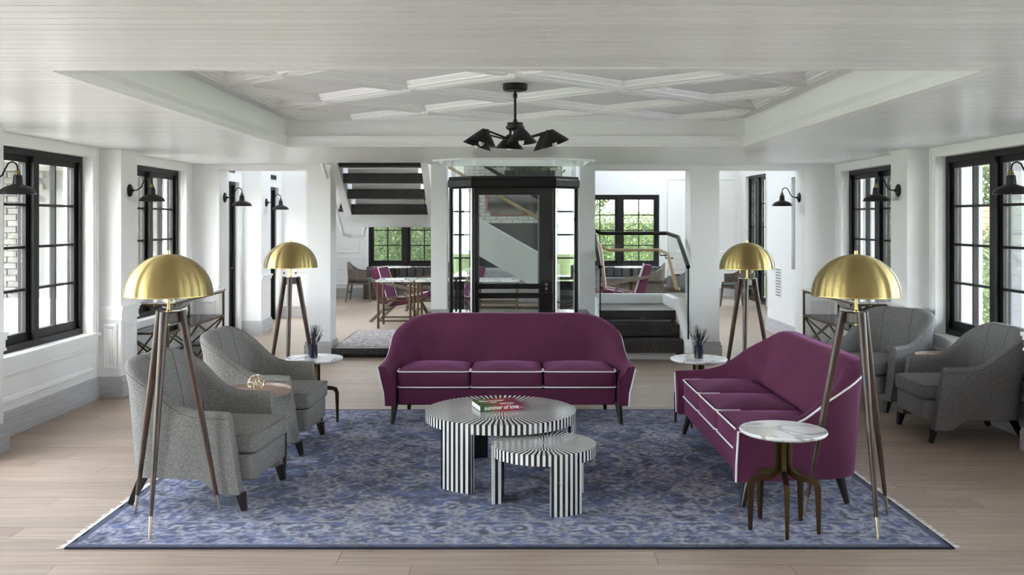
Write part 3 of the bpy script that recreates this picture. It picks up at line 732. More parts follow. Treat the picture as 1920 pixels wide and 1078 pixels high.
def make_sofa(label, loc, rz):
    t = thing('sofa', label, 'sofa', loc, rz, 'plum velvet sofas with white piping')
    P = [(x*(1-.06*sstep((y+.05)/.7)) if abs(x) > .5 else x*.94, y, nx, ny, d) for (x, y, nx, ny, d) in u_path(1.0, -.05, .73, .25, na=20, nc=18)]
    def sec(d):
        h = float(np.interp(d, [0, .18, .26, .33, .40, .47, .54, .62, .70, .78, .87, .98, 2], [.487, .496, .506, .524, .556, .604, .660, .716, .762, .802, .834, .85, .85])); k = sstep((h-.5)/.33)
        fl_ = .055+.01*k; tt = .075+.05*k; t2 = .085+.13*k
        return [(0, .165), (.008, .27), (fl_*.62, h-.11), (fl_, h-.018), (fl_-.002, h-.007), (fl_-.012, h-.001), (fl_-tt*.55, h+.001),
                (fl_-tt+.022, h-.005), (fl_-tt+.002, h-.022), (fl_-tt-.008, h-.05), (-t2*.55-.03, (h+.30)/2), (-t2, .31), (-t2, .165)]
    mb, rings = shell(P, sec)
    mb.build('back_and_arms', 'velvet', t, smooth=50)
    pts = [rings[0][0], rings[0][1], rings[0][2]]+[r[3] for r in rings]+[rings[-1][2], rings[-1][1], rings[-1][0]]
    pts = [(x, y, z) for x, y, z in pts]
    MB().tube(pts, .0065, 6).build('piping', 'piping', t)
    MB().box(-.895, .895, -.005, .46, .165, .30).build('seat_base', 'velvet', t, smooth=0, bevel=.012)
    for i in (-1, 0, 1):
        cw = .592; c = i*.602
        mb = MB(); cushion(mb, c, .265, cw, .56, .306, .442, .040, .035)
        cu = mb.build('seat_cushion', 'velvet', t, smooth=60)
        for z in (.312, .440):
            x0_, x1_, y0_ = c-cw/2-.002, c+cw/2+.002, -.017
            MB().tube([(x0_, y0_+.16, z), (x0_, y0_+.03, z), (x0_+.01, y0_+.01, z), (x0_+.03, y0_, z), (x1_-.03, y0_, z), (x1_-.01, y0_+.01, z), (x1_, y0_+.03, z), (x1_, y0_+.16, z)], .0058, 6).build('cushion_piping', 'piping', cu)
    for sx in (-1, 1):
        MB().tube([(sx*.925, .045, .17), (sx*.942, .0, .006)], [.030, .016], 14).build('leg', 'espresso', t)
        MB().tube([(sx*.855, .60, .17), (sx*.875, .64, .006)], [.030, .016], 14).build('leg', 'espresso', t)
    return t
RUGZ = .0108
make_sofa('plum velvet sofa with white piping facing the coffee tables, under the chandelier and lift', (-.044, 7.77, RUGZ), 0)
s2 = make_sofa('plum velvet sofa with white piping seen end-on behind the marble side table', (1.352, 6.485, RUGZ), -PI/2)

def make_armchair(label, loc, rz, fab, group):
    t = thing('armchair', label, 'armchair', loc, rz, group)
    P = u_path(.365, -.27, .36, .17, na=24, nc=14)
    def sec(d):
        h = float(np.interp(d, [0, .2, .27, .34, .41, .48, .55, .62, .72, 2], [.575, .580, .598, .640, .700, .760, .812, .845, .868, .872])); k = sstep((h-.58)/.29)
        fl_ = .006+.05*k; tt = .062+.045*k; t2 = .075+.078*k
        zb = .10+.085*sstep((d-.03)/.17)-.015*sstep((d-.4)/.4)
        return [(-.012, zb), (0, .30), (fl_*.6, h-.14), (fl_, h-.035), (fl_-.005, h-.014), (fl_-.022, h-.001), (fl_-tt*.55, h+.002),
                (fl_-tt+.022, h-.004), (fl_-tt+.003, h-.018), (fl_-tt-.008, h-.05), (-t2*.6-.02, (h+.36)/2), (-t2, .36), (-t2-.005, zb)]
    mb, rings = shell(P, sec)
    # slant the arm fronts forward towards the foot
    n_ = len(rings[0])
    for idx, sx in ((0, -1), ((len(rings)-1), 1)):
        for j in range(n_):
            x, y, z = mb.v[idx*n_+j]; mb.v[idx*n_+j] = (x, y-.08*(1-min(1, z/.58)), z)
    bk = mb.build('back_and_arms', fab, t, smooth=50)
    # stitched seams down the inside back and along the arm fronts
    nR = len(rings); mid = nR//2
    for q in (mid-6, mid+6):
        r = rings[q]; MB().tube([tuple(a) for a in r[3:12]], .0025, 5).build('seam', 'seam', bk)
    MB().tube([tuple(r[3]) for r in rings], .0022, 5).build('edge_seam', 'seam', bk)
    mb = MB(); mb.prism(rrect(0, -.09, .575, .60, .03, 4), .165, .318); mb.build('seat_base', fab, t, smooth=40, bevel=.012)
    mb = MB(); cushion(mb, 0, -.10, .572, .62, .322, .438, .035, .045)
    cu = mb.build('seat_cushion', fab, t, smooth=60)
    MB().tube([(x, y, .432) for x, y in rrect(0, -.10, .574, .622, .045, 4)], .004, 6, closed=True).build('cushion_welt', fab, cu)
    for sx in (-1, 1):
        MB().bar((sx*.325, -.335, .105), (sx*.322, -.355, .005), .05, .055, mi=0, w1=.03, h1=.034).build('leg', 'espresso', t, smooth=0, bevel=.004)
        MB().bar((sx*.27, .28, .18), (sx*.285, .36, .008), .055, .055, w1=.03, h1=.032).build('leg', 'espresso', t, smooth=0, bevel=.004)
    return t
G1 = 'grey tweed armchairs'
make_armchair('pale grey tweed armchair directly behind the tripod lamp legs on the rug', (-1.87, 5.83, RUGZ), PI/2-math.radians(6), 'tweedl', G1)
make_armchair('pale grey tweed armchair beside the round marble table with lavender vase', (-1.85, 7.09, RUGZ), PI/2-math.radians(2), 'tweedl', G1)
G2 = 'charcoal armchairs by the garden window'
make_armchair('charcoal tweed armchair next to the grey baseboard, seen from its side', (3.55, 7.49, 0), -PI/2-math.radians(2), 'tweedr', G2)
make_armchair('charcoal tweed armchair nearer the brass console, its seat turned to the lounge', (3.40, 8.76, 0), -PI/2+math.radians(34), 'tweedr', G2)

# ================================================================== TABLES
def bent_legs(t, n, a0, zt, R, r_in=.03, m='bronze', za=.285):
    for i in range(n):
        a = a0+2*PI*i/n; c, s_ = math.cos(a), math.sin(a)
        rad = lambda r, z: (r*c, r*s_, z)
        pr = [(r_in, zt), (r_in, za+.075), (r_in+.012, za+.03), (r_in+.045, za+.006), (R-.04, za), (R-.012, za-.010), (R, za-.04), (R+.004, 0)]
        wd = [.034, .034, .034, .034, .032, .034, .032, .018]
        mb = MB(); side = Vector((-s_, c, 0)); vs = []
        for q, (r, z) in enumerate(pr):
            p0 = Vector(rad(*pr[max(0, q-1)])); p1 = Vector(rad(*pr[min(len(pr)-1, q+1)])); d = (p1-p0).normalized()
            nrm = side.cross(d).normalized(); p = Vector(rad(r, z)); hw = .013 if q < 7 else .008
            vs += [p-side*hw-nrm*wd[q]/2, p+side*hw-nrm*wd[q]/2, p+side*hw+nrm*wd[q]/2, p-side*hw+nrm*wd[q]/2]
        fs = [(3,2,1,0)]+[(4*q+j, 4*q+(j+1) % 4, 4*q+4+(j+1) % 4, 4*q+4+j) for q in range(len(pr)-1) for j in range(4)]
        fs.append(tuple(4*(len(pr)-1)+j for j in range(4)))
        mb.add(vs, fs); mb.build('leg', m, t, smooth=30)
def marble_table(label, loc, a0, group='round marble side tables'):
    t = thing('side_table', label, 'side table', loc, 0, group)
    MB().lathe([(.12, .515), (.215, .517), (.232, .527), (.236, .537), (.232, .543), (.0, .5435)], n=64).build('table_top', 'marble', t)
    MB().lathe([(.03, .505), (.10, .507), (.10, .515), (0, .5155)], n=24).build('top_plate', 'bronze', t)
    bent_legs(t, 5, a0, .506, .185)
    return t
marble_table('round marble side table on bronze legs in front of the end-on plum sofa', (1.485, 5.17, RUGZ), math.radians(-100))
marble_table('round marble side table with lavender vase beside the pale grey armchair', (-1.645, 7.86, RUGZ), math.radians(-62))
marble_table('round marble side table with lavender vase behind the plum sofa arm', (1.548, 7.83, RUGZ), math.radians(-118))
def tray_table(label, loc, a0):
    t = thing('tray_table', label, 'side table', loc, 0, 'round wooden tray tables')
    MB().lathe([(.0, .500), (.20, .500), (.228, .505), (.236, .535), (.230, .536), (.222, .518), (.0, .518)], n=56).build('tray_top', 'traywood', t, smooth=40)
    bent_legs(t, 5, a0, .50, .20, za=.27)
    return t
tray_table('round wooden tray table between the two pale grey armchairs', (-1.752, 6.46, RUGZ), math.radians(-8))
tray_table('round wooden tray table between the two charcoal armchairs', (3.73, 8.15, 0), math.radians(20))

def coffee_table(label, loc, R, zt, thick, legs, span, npair):
    t = thing('coffee_table', label, 'coffee table', loc, 0, 'striped inlay coffee tables')
    n_ = npair*2; mb = MB()
    def ring(r0, r1, z, ph):
        for i in range(n_):
            a, b = 2*PI*i/n_, 2*PI*(i+1)/n_; q = (i+ph) % 2
            if r0 < 1e-6: mb.add([(0, 0, z), (r1*math.cos(a), r1*math.sin(a), z), (r1*math.cos(b), r1*math.sin(b), z)], [(0, 1, 2)], q)
            else:
                mb.add([(r0*math.cos(a), r0*math.sin(a), z), (r1*math.cos(a), r1*math.sin(a), z), (r1*math.cos(b), r1*math.sin(b), z), (r0*math.cos(b), r0*math.sin(b), z)], [(0, 1, 2, 3)], q)
    def cring(r0, r1, z, ph, m):      # coarser ring with fewer rays
        for i in range(m):
            a, b = 2*PI*i/m, 2*PI*(i+1)/m; q = (i+ph) % 2
            if r0 < 1e-6: mb.add([(0, 0, z), (r1*math.cos(a), r1*math.sin(a), z), (r1*math.cos(b), r1*math.sin(b), z)], [(0, 1, 2)], q)
            else: mb.add([(r0*math.cos(a), r0*math.sin(a), z), (r1*math.cos(a), r1*math.sin(a), z), (r1*math.cos(b), r1*math.sin(b), z), (r0*math.cos(b), r0*math.sin(b), z)], [(0, 1, 2, 3)], q)
    ring(R*.62, R, zt, 0); ring(R*.34, R*.62, zt, 1); cring(0, R*.34, zt, 0, n_//2)
    for i in range(n_):
        a, b = 2*PI*i/n_, 2*PI*(i+1)/n_
        mb.add([(R*math.cos(a), R*math.sin(a), zt), (R*math.cos(a), R*math.sin(a), zt-thick), (R*math.cos(b), R*math.sin(b), zt-thick), (R*math.cos(b), R*math.sin(b), zt)], [(0, 1, 2, 3)], i % 2)
    mb.add([(R*math.cos(2*PI*i/n_), R*math.sin(2*PI*i/n_), zt-thick) for i in range(n_)], [tuple(reversed(range(n_)))], 0)
    mb.build('table_top', ['ebony', 'ivory'], t, smooth=0)
    for deg in legs:
        mb = MB(); c = math.radians(deg); i0 = int(round((c-span/2)/(2*PI)*n_)); i1 = int(round((c+span/2)/(2*PI)*n_))
        Ri = R-.055; zb = 0; z1 = zt-thick
        for i in range(i0, i1):
            a, b = 2*PI*i/n_, 2*PI*(i+1)/n_; q = i % 2
            mb.add([(R*math.cos(a), R*math.sin(a), z1), (R*math.cos(a), R*math.sin(a), zb), (R*math.cos(b), R*math.sin(b), zb), (R*math.cos(b), R*math.sin(b), z1)], [(0, 1, 2, 3)], q)
            mb.add([(Ri*math.cos(a), Ri*math.sin(a), z1), (Ri*math.cos(a), Ri*math.sin(a), zb), (Ri*math.cos(b), Ri*math.sin(b), zb), (Ri*math.cos(b), Ri*math.sin(b), z1)], [(3, 2, 1, 0)], 0)
            mb.add([(R*math.cos(a), R*math.sin(a), zb), (Ri*math.cos(a), Ri*math.sin(a), zb), (Ri*math.cos(b), Ri*math.sin(b), zb), (R*math.cos(b), R*math.sin(b), zb)], [(0, 1, 2, 3)], 0)
        for i, fl_ in ((i0, 0), (i1, 1)):
            a = 2*PI*i/n_
            for s_ in range(3):
                ra, rb = Ri+(R-Ri)*s_/3, Ri+(R-Ri)*(s_+1)/3
                mb.add([(ra*math.cos(a), ra*math.sin(a), zb), (rb*math.cos(a), rb*math.sin(a), zb), (rb*math.cos(a), rb*math.sin(a), z1), (ra*math.cos(a), ra*math.sin(a), z1)], [(0, 1, 2, 3) if not fl_ else (3, 2, 1, 0)], (s_+1) % 2)
        mb.build('leg', ['ebony', 'ivory'], t, smooth=0)
    return t
coffee_table('larger round black and white striped coffee table with the book on it', (-.075, 6.275, RUGZ), .50, .43, .062, (236, 356, 116), math.radians(28), 86)
coffee_table('smaller round black and white striped coffee table nesting under the larger', (.19, 5.665, RUGZ), .315, .352, .062, (294, 174, 54), math.radians(36), 60)

# book
def text_mesh(body, size, name, m, parent, loc, rot, offset=0.0, extrude=.0002):
    cu = bpy.data.curves.new(name, 'FONT'); cu.body = body; cu.size = size; cu.extrude = extrude; cu.offset = offset; cu.resolution_u = 3
    o = bpy.data.objects.new(name, cu); COL.objects.link(o)
    dg = bpy.context.evaluated_depsgraph_get(); me = bpy.data.meshes.new_from_object(o.evaluated_get(dg)); bpy.data.objects.remove(o, do_unlink=True)
    me.materials.clear(); me.materials.append(M[m]); r = bpy.data.objects.new(name, me); COL.objects.link(r); r.parent = parent; r.location = loc; r.rotation_euler = rot
    return r
def make_book():
    t = thing('book', 'thick coffee table book titled summer of love, green to red cover', 'book', (-.207, 6.17, RUGZ+.43+.001), math.radians(17))
    m, n_, p = nodes('book_cover'); p.inputs['Roughness'].default_value = .3
    tc = n_.nodes.new('ShaderNodeTexCoord'); sx = n_.nodes.new('ShaderNodeSeparateXYZ'); n_.links.new(tc.outputs['Object'], sx.inputs[0])
    nz = n_.nodes.new('ShaderNodeTexNoise'); nz.inputs['Scale'].default_value = 9; n_.links.new(tc.outputs['Object'], nz.inputs['Vector'])
    ad = n_.nodes.new('ShaderNodeMath'); ad.operation = 'MULTIPLY_ADD'; ad.inputs[1].default_value = .16; n_.links.new(nz.outputs['Fac'], ad.inputs[0]); n_.links.new(sx.outputs['X'], ad.inputs[2])
    mr = n_.nodes.new('ShaderNodeMapRange'); mr.inputs['From Min'].default_value = .06; mr.inputs['From Max'].default_value = .39; n_.links.new(ad.outputs[0], mr.inputs['Value'])
    rp = n_.nodes.new('ShaderNodeValToRGB'); els = rp.color_ramp.elements
    els[0].color = (.015, .07, .03, 1); els[1].color = (.22, .015, .06, 1)
    for pos, c in ((.22, (.06, .13, .035)), (.36, (.24, .11, .03)), (.5, (.28, .035, .025)), (.72, (.30, .02, .03)), (.86, (.18, .015, .09))):
        e = els.new(pos); e.color = c4(c)
    n_.links.new(mr.outputs[0], rp.inputs[0]); n_.links.new(rp.outputs[0], p.inputs['Base Color'])
    M['cover'] = m
    L, D_, H = .30, .24, .038
    mb = MB(); mb.box(0, L, 0, D_, 0, .003); mb.box(0, L, 0, D_, H-.003, H); mb.box(0, L, 0, .004, .003, H-.003)
    cv = mb.build('cover', 'cover', t, smooth=0)
    MB().box(.004, L-.004, .004, D_-.006, .003, H-.003).build('pages', 'paper', t, smooth=0)
    text_mesh('summer of love', .037, 'spine_title', 'piping', cv, (.028, -.0004, .0125), (PI/2, 0, 0), .0007)
    text_mesh('art', .018, 'spine_note', 'champ', cv, (.268, -.0004, .012), (PI/2, 0, 0), 0)
    for (ch, x, y, sz) in (('Summer', .035, .15, .052), ('of', .10, .095, .05), ('love', .15, .04, .055)):
        text_mesh(ch, sz, 'cover_title', 'piping', cv, (x, y, H+.0003), (0, 0, 0), .0012)
make_book()
# wire orb
o = thing('wire_orb', 'gold wire orb ornament on the wooden tray table', 'ornament', (-1.745, 6.44, RUGZ+.519), 0)
rs = random.Random(5)
for i in range(15):
    ax = Vector((rs.gauss(0,1), rs.gauss(0,1), rs.gauss(0,1))).normalized(); u = ax.orthogonal().normalized(); v = ax.cross(u)
    off = rs.uniform(.018, .046); rr = math.sqrt(.055**2-off**2)
    MB().tube([tuple(Vector((0,0,.058))+ax*off+(u*math.cos(2*PI*j/24)+v*math.sin(2*PI*j/24))*rr) for j in range(24)], .0022, 5, closed=True).build('wire_ring', 'champ', o)
# vases with lavender
def vase(label, loc, seed):
    t = thing('vase', label, 'vase', loc, 0, 'navy vases of dried lavender')
    MB().lathe([(.0, 0), (.034, 0), (.037, .004), (.037, .03), (.033, .085), (.0345, .106), (.030, .106), (.029, .085), (.032, .03), (0, .02)], n=28).build('body', 'navy', t)
    rs = random.Random(seed)
    for i in range(26):
        a = rs.uniform(0, 2*PI); sp_ = rs.uniform(.01, .085); h = rs.uniform(.20, .285)-.3*sp_
        p0 = Vector((.012*math.cos(a), .012*math.sin(a), .06)); p1 = Vector((.4*sp_*math.cos(a), .4*sp_*math.sin(a), h*.62)); p2 = Vector((sp_*math.cos(a), sp_*math.sin(a), h))
        mb = MB(); mb.tube([p0, p1, p2], .0016, 4)
        for q in range(7):
            f = q/6; c = p1.lerp(p2, .25+.78*f); r = .0062*(1-.45*f)*(.7+.6*rs.random())
            mb.lathe([(0, -r), (r, 0), (0, r*1.1)], c, 5)
        mb.build('lavender_stem', 'laven', t, smooth=0)
vase('navy vase of dried lavender beside the pale grey armchair', (-1.652, 7.84, RUGZ+.5445), 1)
vase('navy vase of dried lavender near the stone steps', (1.545, 7.81, RUGZ+.5445), 2)

# ================================================================== FLOOR LAMPS
def make_lamp(label, loc, rz):
    t = thing('floor_lamp', label, 'floor lamp', loc, rz, 'brass dome tripod floor lamps')
    R = .24; zr = 1.268; prof = []
    for i in range(25):
        a = i/24*PI/2; prof.append((R*math.cos(a), zr+R*.955*math.sin(a)))
    inn = [(r*.985, zr+(z-zr)*.985) for r, z in reversed(prof)]
    mb = MB(); mb.lathe([(max(r, .0001), z) for r, z in prof], n=72)
    sh = mb.build('dome_shade', 'brass', t, smooth=60)
    MB().lathe([(max(r, .0001), z) for r, z in inn], n=48).build('shade_lining', 'piping', sh, smooth=60)
    MB().lathe([(R, zr-.004), (R+.0015, zr-.002), (R+.0015, zr+.002), (R-.004, zr+.002), (R-.004, zr-.004), (R, zr-.004)], n=72).build('shade_rim', 'brassp', sh)
    MB().lathe([(.0095, 1.488), (.0095, 1.516), (.0, 1.517)], n=16).build('finial', 'brassp', t)
    MB().cyl((0, 0, 1.10), (0, 0, 1.49), .0075, n=12).build('stem', 'brassp', t)
    MB().lathe([(.016, 1.176), (.016, 1.182), (.009, 1.186), (.009, 1.20)], n=16).build('stem_collar', 'brassp', t)
    for sx in (-1, 1):
        c = MB().cyl((sx*.052, -.06, 1.225), (sx*.052, -.06, 1.33), .0014, n=5).build('pull_chain', 'brassp', t)
        MB().lathe([(0, 1.206), (.0085, 1.212), (.0085, 1.220), (.003, 1.226)], (sx*.052, -.06, 0), 10).build('pull_bead', 'bronze', c)
        b = MB().lathe([(.013, 1.30), (.013, 1.34), (0, 1.341)], (sx*.052, -.03, 0), 12).build('lamp_socket', 'blackm', t)
        MB().lathe([(0, 1.345), (.012, 1.345), (.028, 1.375), (.026, 1.40), (0, 1.412)], (sx*.052, -.03, 0), 14).build('lamp_bulb', 'bulb', b)
    hub = MB(); 
    tops = []
    for i in range(3):
        a = -PI/2+2*PI*i/3; tops.append(Vector((.062*math.cos(a), .062*math.sin(a), 0)))
    P = [tuple(tops[i].xy*1.12) for i in range(3)]
    hub.prism(P, 1.112, 1.174); hub.build('tripod_head', 'walnut', t, smooth=0, bevel=.006)
    for i in range(3):
        a = -PI/2+2*PI*i/3; c, s_ = math.cos(a), math.sin(a)
        p0 = Vector((.068*c, .068*s_, 1.176)); p1 = Vector((.282*c, .282*s_, 0)); pj = p0.lerp(p1, .905)
        lg = MB().tube([p0, p0.lerp(p1, .5), pj], [.024, .0185, .0115], 14).build('leg', 'walnut', t)
        MB().tube([pj, p1], [.011, .0085], 12).build('leg_tip', 'champ', lg)
    return t
make_lamp('brass dome tripod floor lamp in front of the pale grey armchair', (-1.922, 5.285, RUGZ), 0)
make_lamp('brass dome tripod floor lamp by the marble table without a vase', (1.92, 5.27, RUGZ), math.radians(3))
make_lamp('brass dome tripod floor lamp by the column and patio doors, lavender before it', (-2.02, 8.62, 0), math.radians(6))
make_lamp('brass dome tripod floor lamp behind the far end of the end-on sofa', (2.09, 8.40, 0), math.radians(-20))

# ================================================================== CHANDELIER
t = thing('chandelier', 'black six-shade chandelier hanging from the ceiling tray', 'chandelier', (.022, 6.6, 0))
MB().lathe([(0, 2.603), (.078, 2.603), (.086, 2.610), (.086, 2.648), (0, 2.649)], n=40).build('ceiling_rose', 'blackm', t)
MB().cyl((0, 0, 2.38), (0, 0, 2.604), .009, n=12).build('rod', 'blackm', t)
MB().lathe([(.013, 2.55), (.015, 2.56), (.015, 2.575), (.012, 2.585)], n=16).build('rod_collar', 'blackm', t)
MB().lathe([(0, 2.325), (.045, 2.325), (.062, 2.335), (.066, 2.345), (.066, 2.352), (.055, 2.356), (.056, 2.378), (.015, 2.382), (.013, 2.40), (0, 2.40)], n=36).build('hub', 'blackm', t)
for i in range(6):
    a = math.radians(-82+60*i); c, s_ = math.cos(a), math.sin(a); f = lambda r, z: (r*c, r*s_, z)
    ar = MB().tube([f(.038, 2.335), f(.040, 2.275), f(.055, 2.262), f(.238, 2.308)], .0065, 8).build('arm', 'blackm', t)
    MB().lathe([(0, -.012), (.010, -.006), (.010, .006), (0, .012)], f(.240, 2.310), 10).build('knuckle', 'blackm', ar)
    ax = Vector((c*.36, s_*.07, -1)).normalized(); ap = Vector(f(.258, 2.318))
    prof = [(.018, 0), (.024, .004), (.102, .098), (.104, .103), (.100, .102), (.022, .010), (.016, .006)]
    sh = MB().lathe(prof, ap, 32, axis=ax).build('shade', 'blackm', t)
    MB().lathe([(0, .012), (.012, .02), (.014, .06), (.021, .085), (.017, .110), (0, .122)], ap, 14, axis=ax).build('bulb', 'bulb', sh)

# ================================================================== SCONCES
def sconce(label, loc, rz):
    t = thing('wall_sconce', label, 'wall lamp', loc, rz, 'black gooseneck wall sconces')
    MB().lathe([(.062, 0), (.064, .006), (.055, .016), (.03, .022), (.014, .026), (.012, .045), (0, .046)], (0, 0, 0), 28, axis=(1, 0, 0)).build('wall_plate', 'blackm', t)
    MB().tube([(.03, 0, 0), (.075, 0, .004), (.11, 0, .028), (.132, 0, .075), (.152, 0, .112), (.180, 0, .124), (.207, 0, .112), (.219, 0, .085), (.22, 0, .06)], .0062, 8).build('gooseneck', 'blackm', t)
    MB().lathe([(.016, .028), (.020, .03), (.020, .045), (.016, .048), (.016, .062), (.008, .066)], (.22, 0, 0), 18).build('brass_cap', 'antique', t)
    MB().lathe([(.034, -.045), (.034, -.03), (.031, .0), (.028, .028), (0, .031)], (.22, 0, 0), 20).build('socket', 'blackm', t)
    sh = MB().lathe([(.030, -.036), (.046, -.041), (.055, -.045), (.082, -.055), (.104, -.070), (.119, -.090), (.1255, -.107), (.122, -.107), (.098, -.086), (.07, -.070), (.02, -.05)], (.22, 0, 0), 40).build('shade', 'blackm', t)
    MB().lathe([(0, -.108), (.014, -.10), (.02, -.085), (.012, -.06)], (.22, 0, 0), 12).build('bulb', 'bulb', sh)
xs = XL+.216
sconce('black gooseneck sconce on the patio-side pilaster before the brick-view window', (xs, 6.73, 1.99), 0)
sconce('black gooseneck sconce on the patio-side pilaster between the two windows', (xs, 9.24, 1.987), 0)
sconce('black gooseneck sconce on the end column by the first glazed door', (-3.63, 11.92, 1.98), 0)
sconce('black gooseneck sconce on the hall pilaster between the glazed doors', (-3.72, 14.28, 1.96), 0)
xs = XR-.216
sconce('black gooseneck sconce on the garden-side pilaster above the charcoal armchairs', (xs, 6.74, 1.99), PI)
sconce('black gooseneck sconce on the garden-side pilaster between the two windows', (xs, 9.24, 1.987), PI)
sconce('black gooseneck sconce on the end column by the picture light', (3.63, 11.92, 1.98), PI)

# ================================================================== CONSOLES
def console(label, x, y, sgn):
    """sgn=+1: back against the left wall"""
    t = thing('console_table', label, 'console table', (x, y, 0), 0, 'brass consoles with marble tops')
    w, d, h, b = .44, 1.86, .845, .022; mb = MB()
    fr = MB(); x0, x1 = -w/2, w/2; y0, y1 = -d/2, d/2
    MB().box(x0-.01, x1+.01, y0-.01, y1+.01, h, h+.022).build('marble_top', 'marble', t, smooth=0, bevel=.003)
    for (xx, yy) in ((x0, y0), (x1-b, y0), (x0, y1-b), (x1-b, y1-b)): MB().box(xx, xx+b, yy, yy+b, 0, h).build('leg', 'antique', t, smooth=0)
    for yy in (-.011,): MB().box(x0, x0+b, yy, yy+b, .0, h).build('leg', 'antique', t, smooth=0) if False else None
    def rails(name, z):
        q = MB(); q.box(x0+b, x1-b, y0, y0+b, z-b, z); q.box(x0+b, x1-b, y1-b, y1, z-b, z); q.box(x0, x0+b, y0+b, y1-b, z-b, z); q.box(x1-b, x1, y0+b, y1-b, z-b, z)
        return q.build(name, 'antique', t, smooth=0)
    rails('top_rail', h-.001); sr = rails('shelf_rail', .555); rails('bottom_rail', .19)
    MB().box(x0+b, x1-b, y0+b, y1-b, .547, .555).build('glass_shelf', 'smoke', t, smooth=0)
    for xx in (x0+.011, x1-.011):
        for (a, c) in ((y0+b, 0), (0, y1-b)):
            MB().bar((xx, a, .19), (xx, c, .53), .016).build('brace', 'antique', t, smooth=0)
            MB().bar((xx, a, .53), (xx, c, .19), .014).build('brace', 'antique', t, smooth=0)
    for yy in (y0+.011, y1-.011):
        MB().bar((x0+b, yy, .19), (x1-b, yy, .53), .016).build('brace', 'antique', t, smooth=0)
        MB().bar((x0+b, yy, .53), (x1-b, yy, .19), .014).build('brace', 'antique', t, smooth=0)
    MB().lathe([(.0, h-.135), (.06, h-.132), (.13, h-.10), (.185, h-.035), (.195, h), (.18, h), (.12, h-.085), (0, h-.115)], (0, -.14, 0), 40).build('basin', 'basin', t)
    return t
console('brass framed console with marble top below the patio-side window', -3.70, 10.50, 1)
console('brass framed console with marble top below the garden-side window', 3.74, 10.50, -1)
f = thing('photo_frame', 'small dark photo frame standing on the garden-side console', 'picture frame', (3.68, 11.2, .868), math.radians(20))
MB().box(-.06, .06, -.008, .008, 0, .16).build('frame', 'blackm', f, smooth=0); MB().box(-.048, .048, -.010, -.008, .014, .146).build('print', 'paper', f, smooth=0)
t = thing('sofa_table', 'smoked glass console table right behind the front-facing plum sofa', 'console table', (-.02, 8.98, 0))
MB().box(-.76, .745, -.18, .18, .815, .83).build('glass_top', 'smoke', t, smooth=0)
for sx in (-.70, .68):
    for sy in (-.14, .12): MB().box(sx, sx+.025, sy, sy+.025, 0, .815).build('leg', 'blackm', t, smooth=0)
for sy in (-.14, .12): MB().box(-.675, .68, sy, sy+.02, .79, .814).build('rail', 'blackm', t, smooth=0)
#--PART3--
# ================================================================== GLASS LIFT
t = thing('glass_lift', 'octagonal glass lift shaft with black steel frame behind the sofa', 'elevator', (0, 0, 0))
LY0, LY1 = 10.78, 12.22
o1 = OCT(.735, LY0, LY1, .27)
MB().prism(OCT(.75, LY0-.02, LY1+.02, .28), 0, .12).build('base_plinth', 'blackm', t, smooth=0)
rg = sweep_edges(OCT(.77, LY0-.05, LY1+.05, .285), [(0, 2.085), (0, 2.155), (.012, 2.165), (.014, 2.195), (.03, 2.20), (.07, 2.20), (.07, 2.06), (.02, 2.06), (.014, 2.075)], lambda x, y, h: (x, y, h))
for e in rg: e.build('ring_beam', 'black', t, smooth=0)
n8 = len(o1)
for i in range(n8):
    a, b = Vector(o1[i]), Vector(o1[(i+1) % n8]); d = (b-a).normalized(); nrm = Vector((d.y, -d.x))
    for (z0, z1, nm) in ((.12, 2.06, 'glass_panel'), (2.20, 3.4, 'upper_glass_panel')):
        p, q = a+d*.03, b-d*.03
        MB().hexa([(p.x, p.y, z0), (q.x, q.y, z0), (q.x-nrm.x*.008, q.y-nrm.y*.008, z0), (p.x-nrm.x*.008, p.y-nrm.y*.008, z0)],
                  [(p.x, p.y, z1), (q.x, q.y, z1), (q.x-nrm.x*.008, q.y-nrm.y*.008, z1), (p.x-nrm.x*.008, p.y-nrm.y*.008, z1)]).build(nm, 'liftglass', t, smooth=0)
    MB().cyl((a.x, a.y, .12), (a.x, a.y, 2.06), .022, n=10).build('corner_post', 'black', t)
    if i in (0, 1): MB().cyl((a.x-.018*(1 if i == 0 else -1), a.y-.01, .12), (a.x-.018*(1 if i == 0 else -1), a.y-.01, 2.06), .012, n=8).build('edge_strip', 'steel', t)
for xx, yy, w in ((-.585, 10.93, .06), (.64, 10.99, .07), (-.66, 12.0, .1), (.66, 12.0, .1)):
    MB().box(xx-w/2, xx+w/2, yy, yy+.05, .12, 2.06).build('guide_post', 'black', t, smooth=0)
MB().box(-.655, -.63, 10.86, 10.885, .62, 1.02).build('door_handle', 'blackm', t, smooth=0)
cab = MB().box(.315, .465, 10.86, 11.5, .14, 2.055).build('control_column', 'black', t, smooth=0)
for z, m in ((.955, 'steel'), (.908, 'steel'), (.86, 'red')): MB().lathe([(.016, 0), (.016, .004), (0, .005)], (.395, 10.86, z), 16, axis=(0, -1, 0)).build('call_button', m, cab)
MB().box(-.44, .315, 10.84, 10.87, .905, .965).build('cab_rail', 'black', t, smooth=0)
MB().box(-.44, .465, 10.83, 10.86, .80, .86).build('cab_rail', 'black', t, smooth=0)
MB().box(-.43, -.385, 10.84, 10.90, .14, 2.055).build('cab_stile', 'black', t, smooth=0)
MB().box(-.43, .46, 10.84, 10.90, 1.985, 2.055).build('cab_header', 'black', t, smooth=0)
MB().box(-.40, .40, 10.9, 12.1, .12, .14).build('cab_floor', 'blackm', t, smooth=0)
e8 = [(-.56, 10.5), (.60, 10.5), (.90, 10.8), (.90, 11.72), (-.86, 11.72), (-.86, 10.8)]
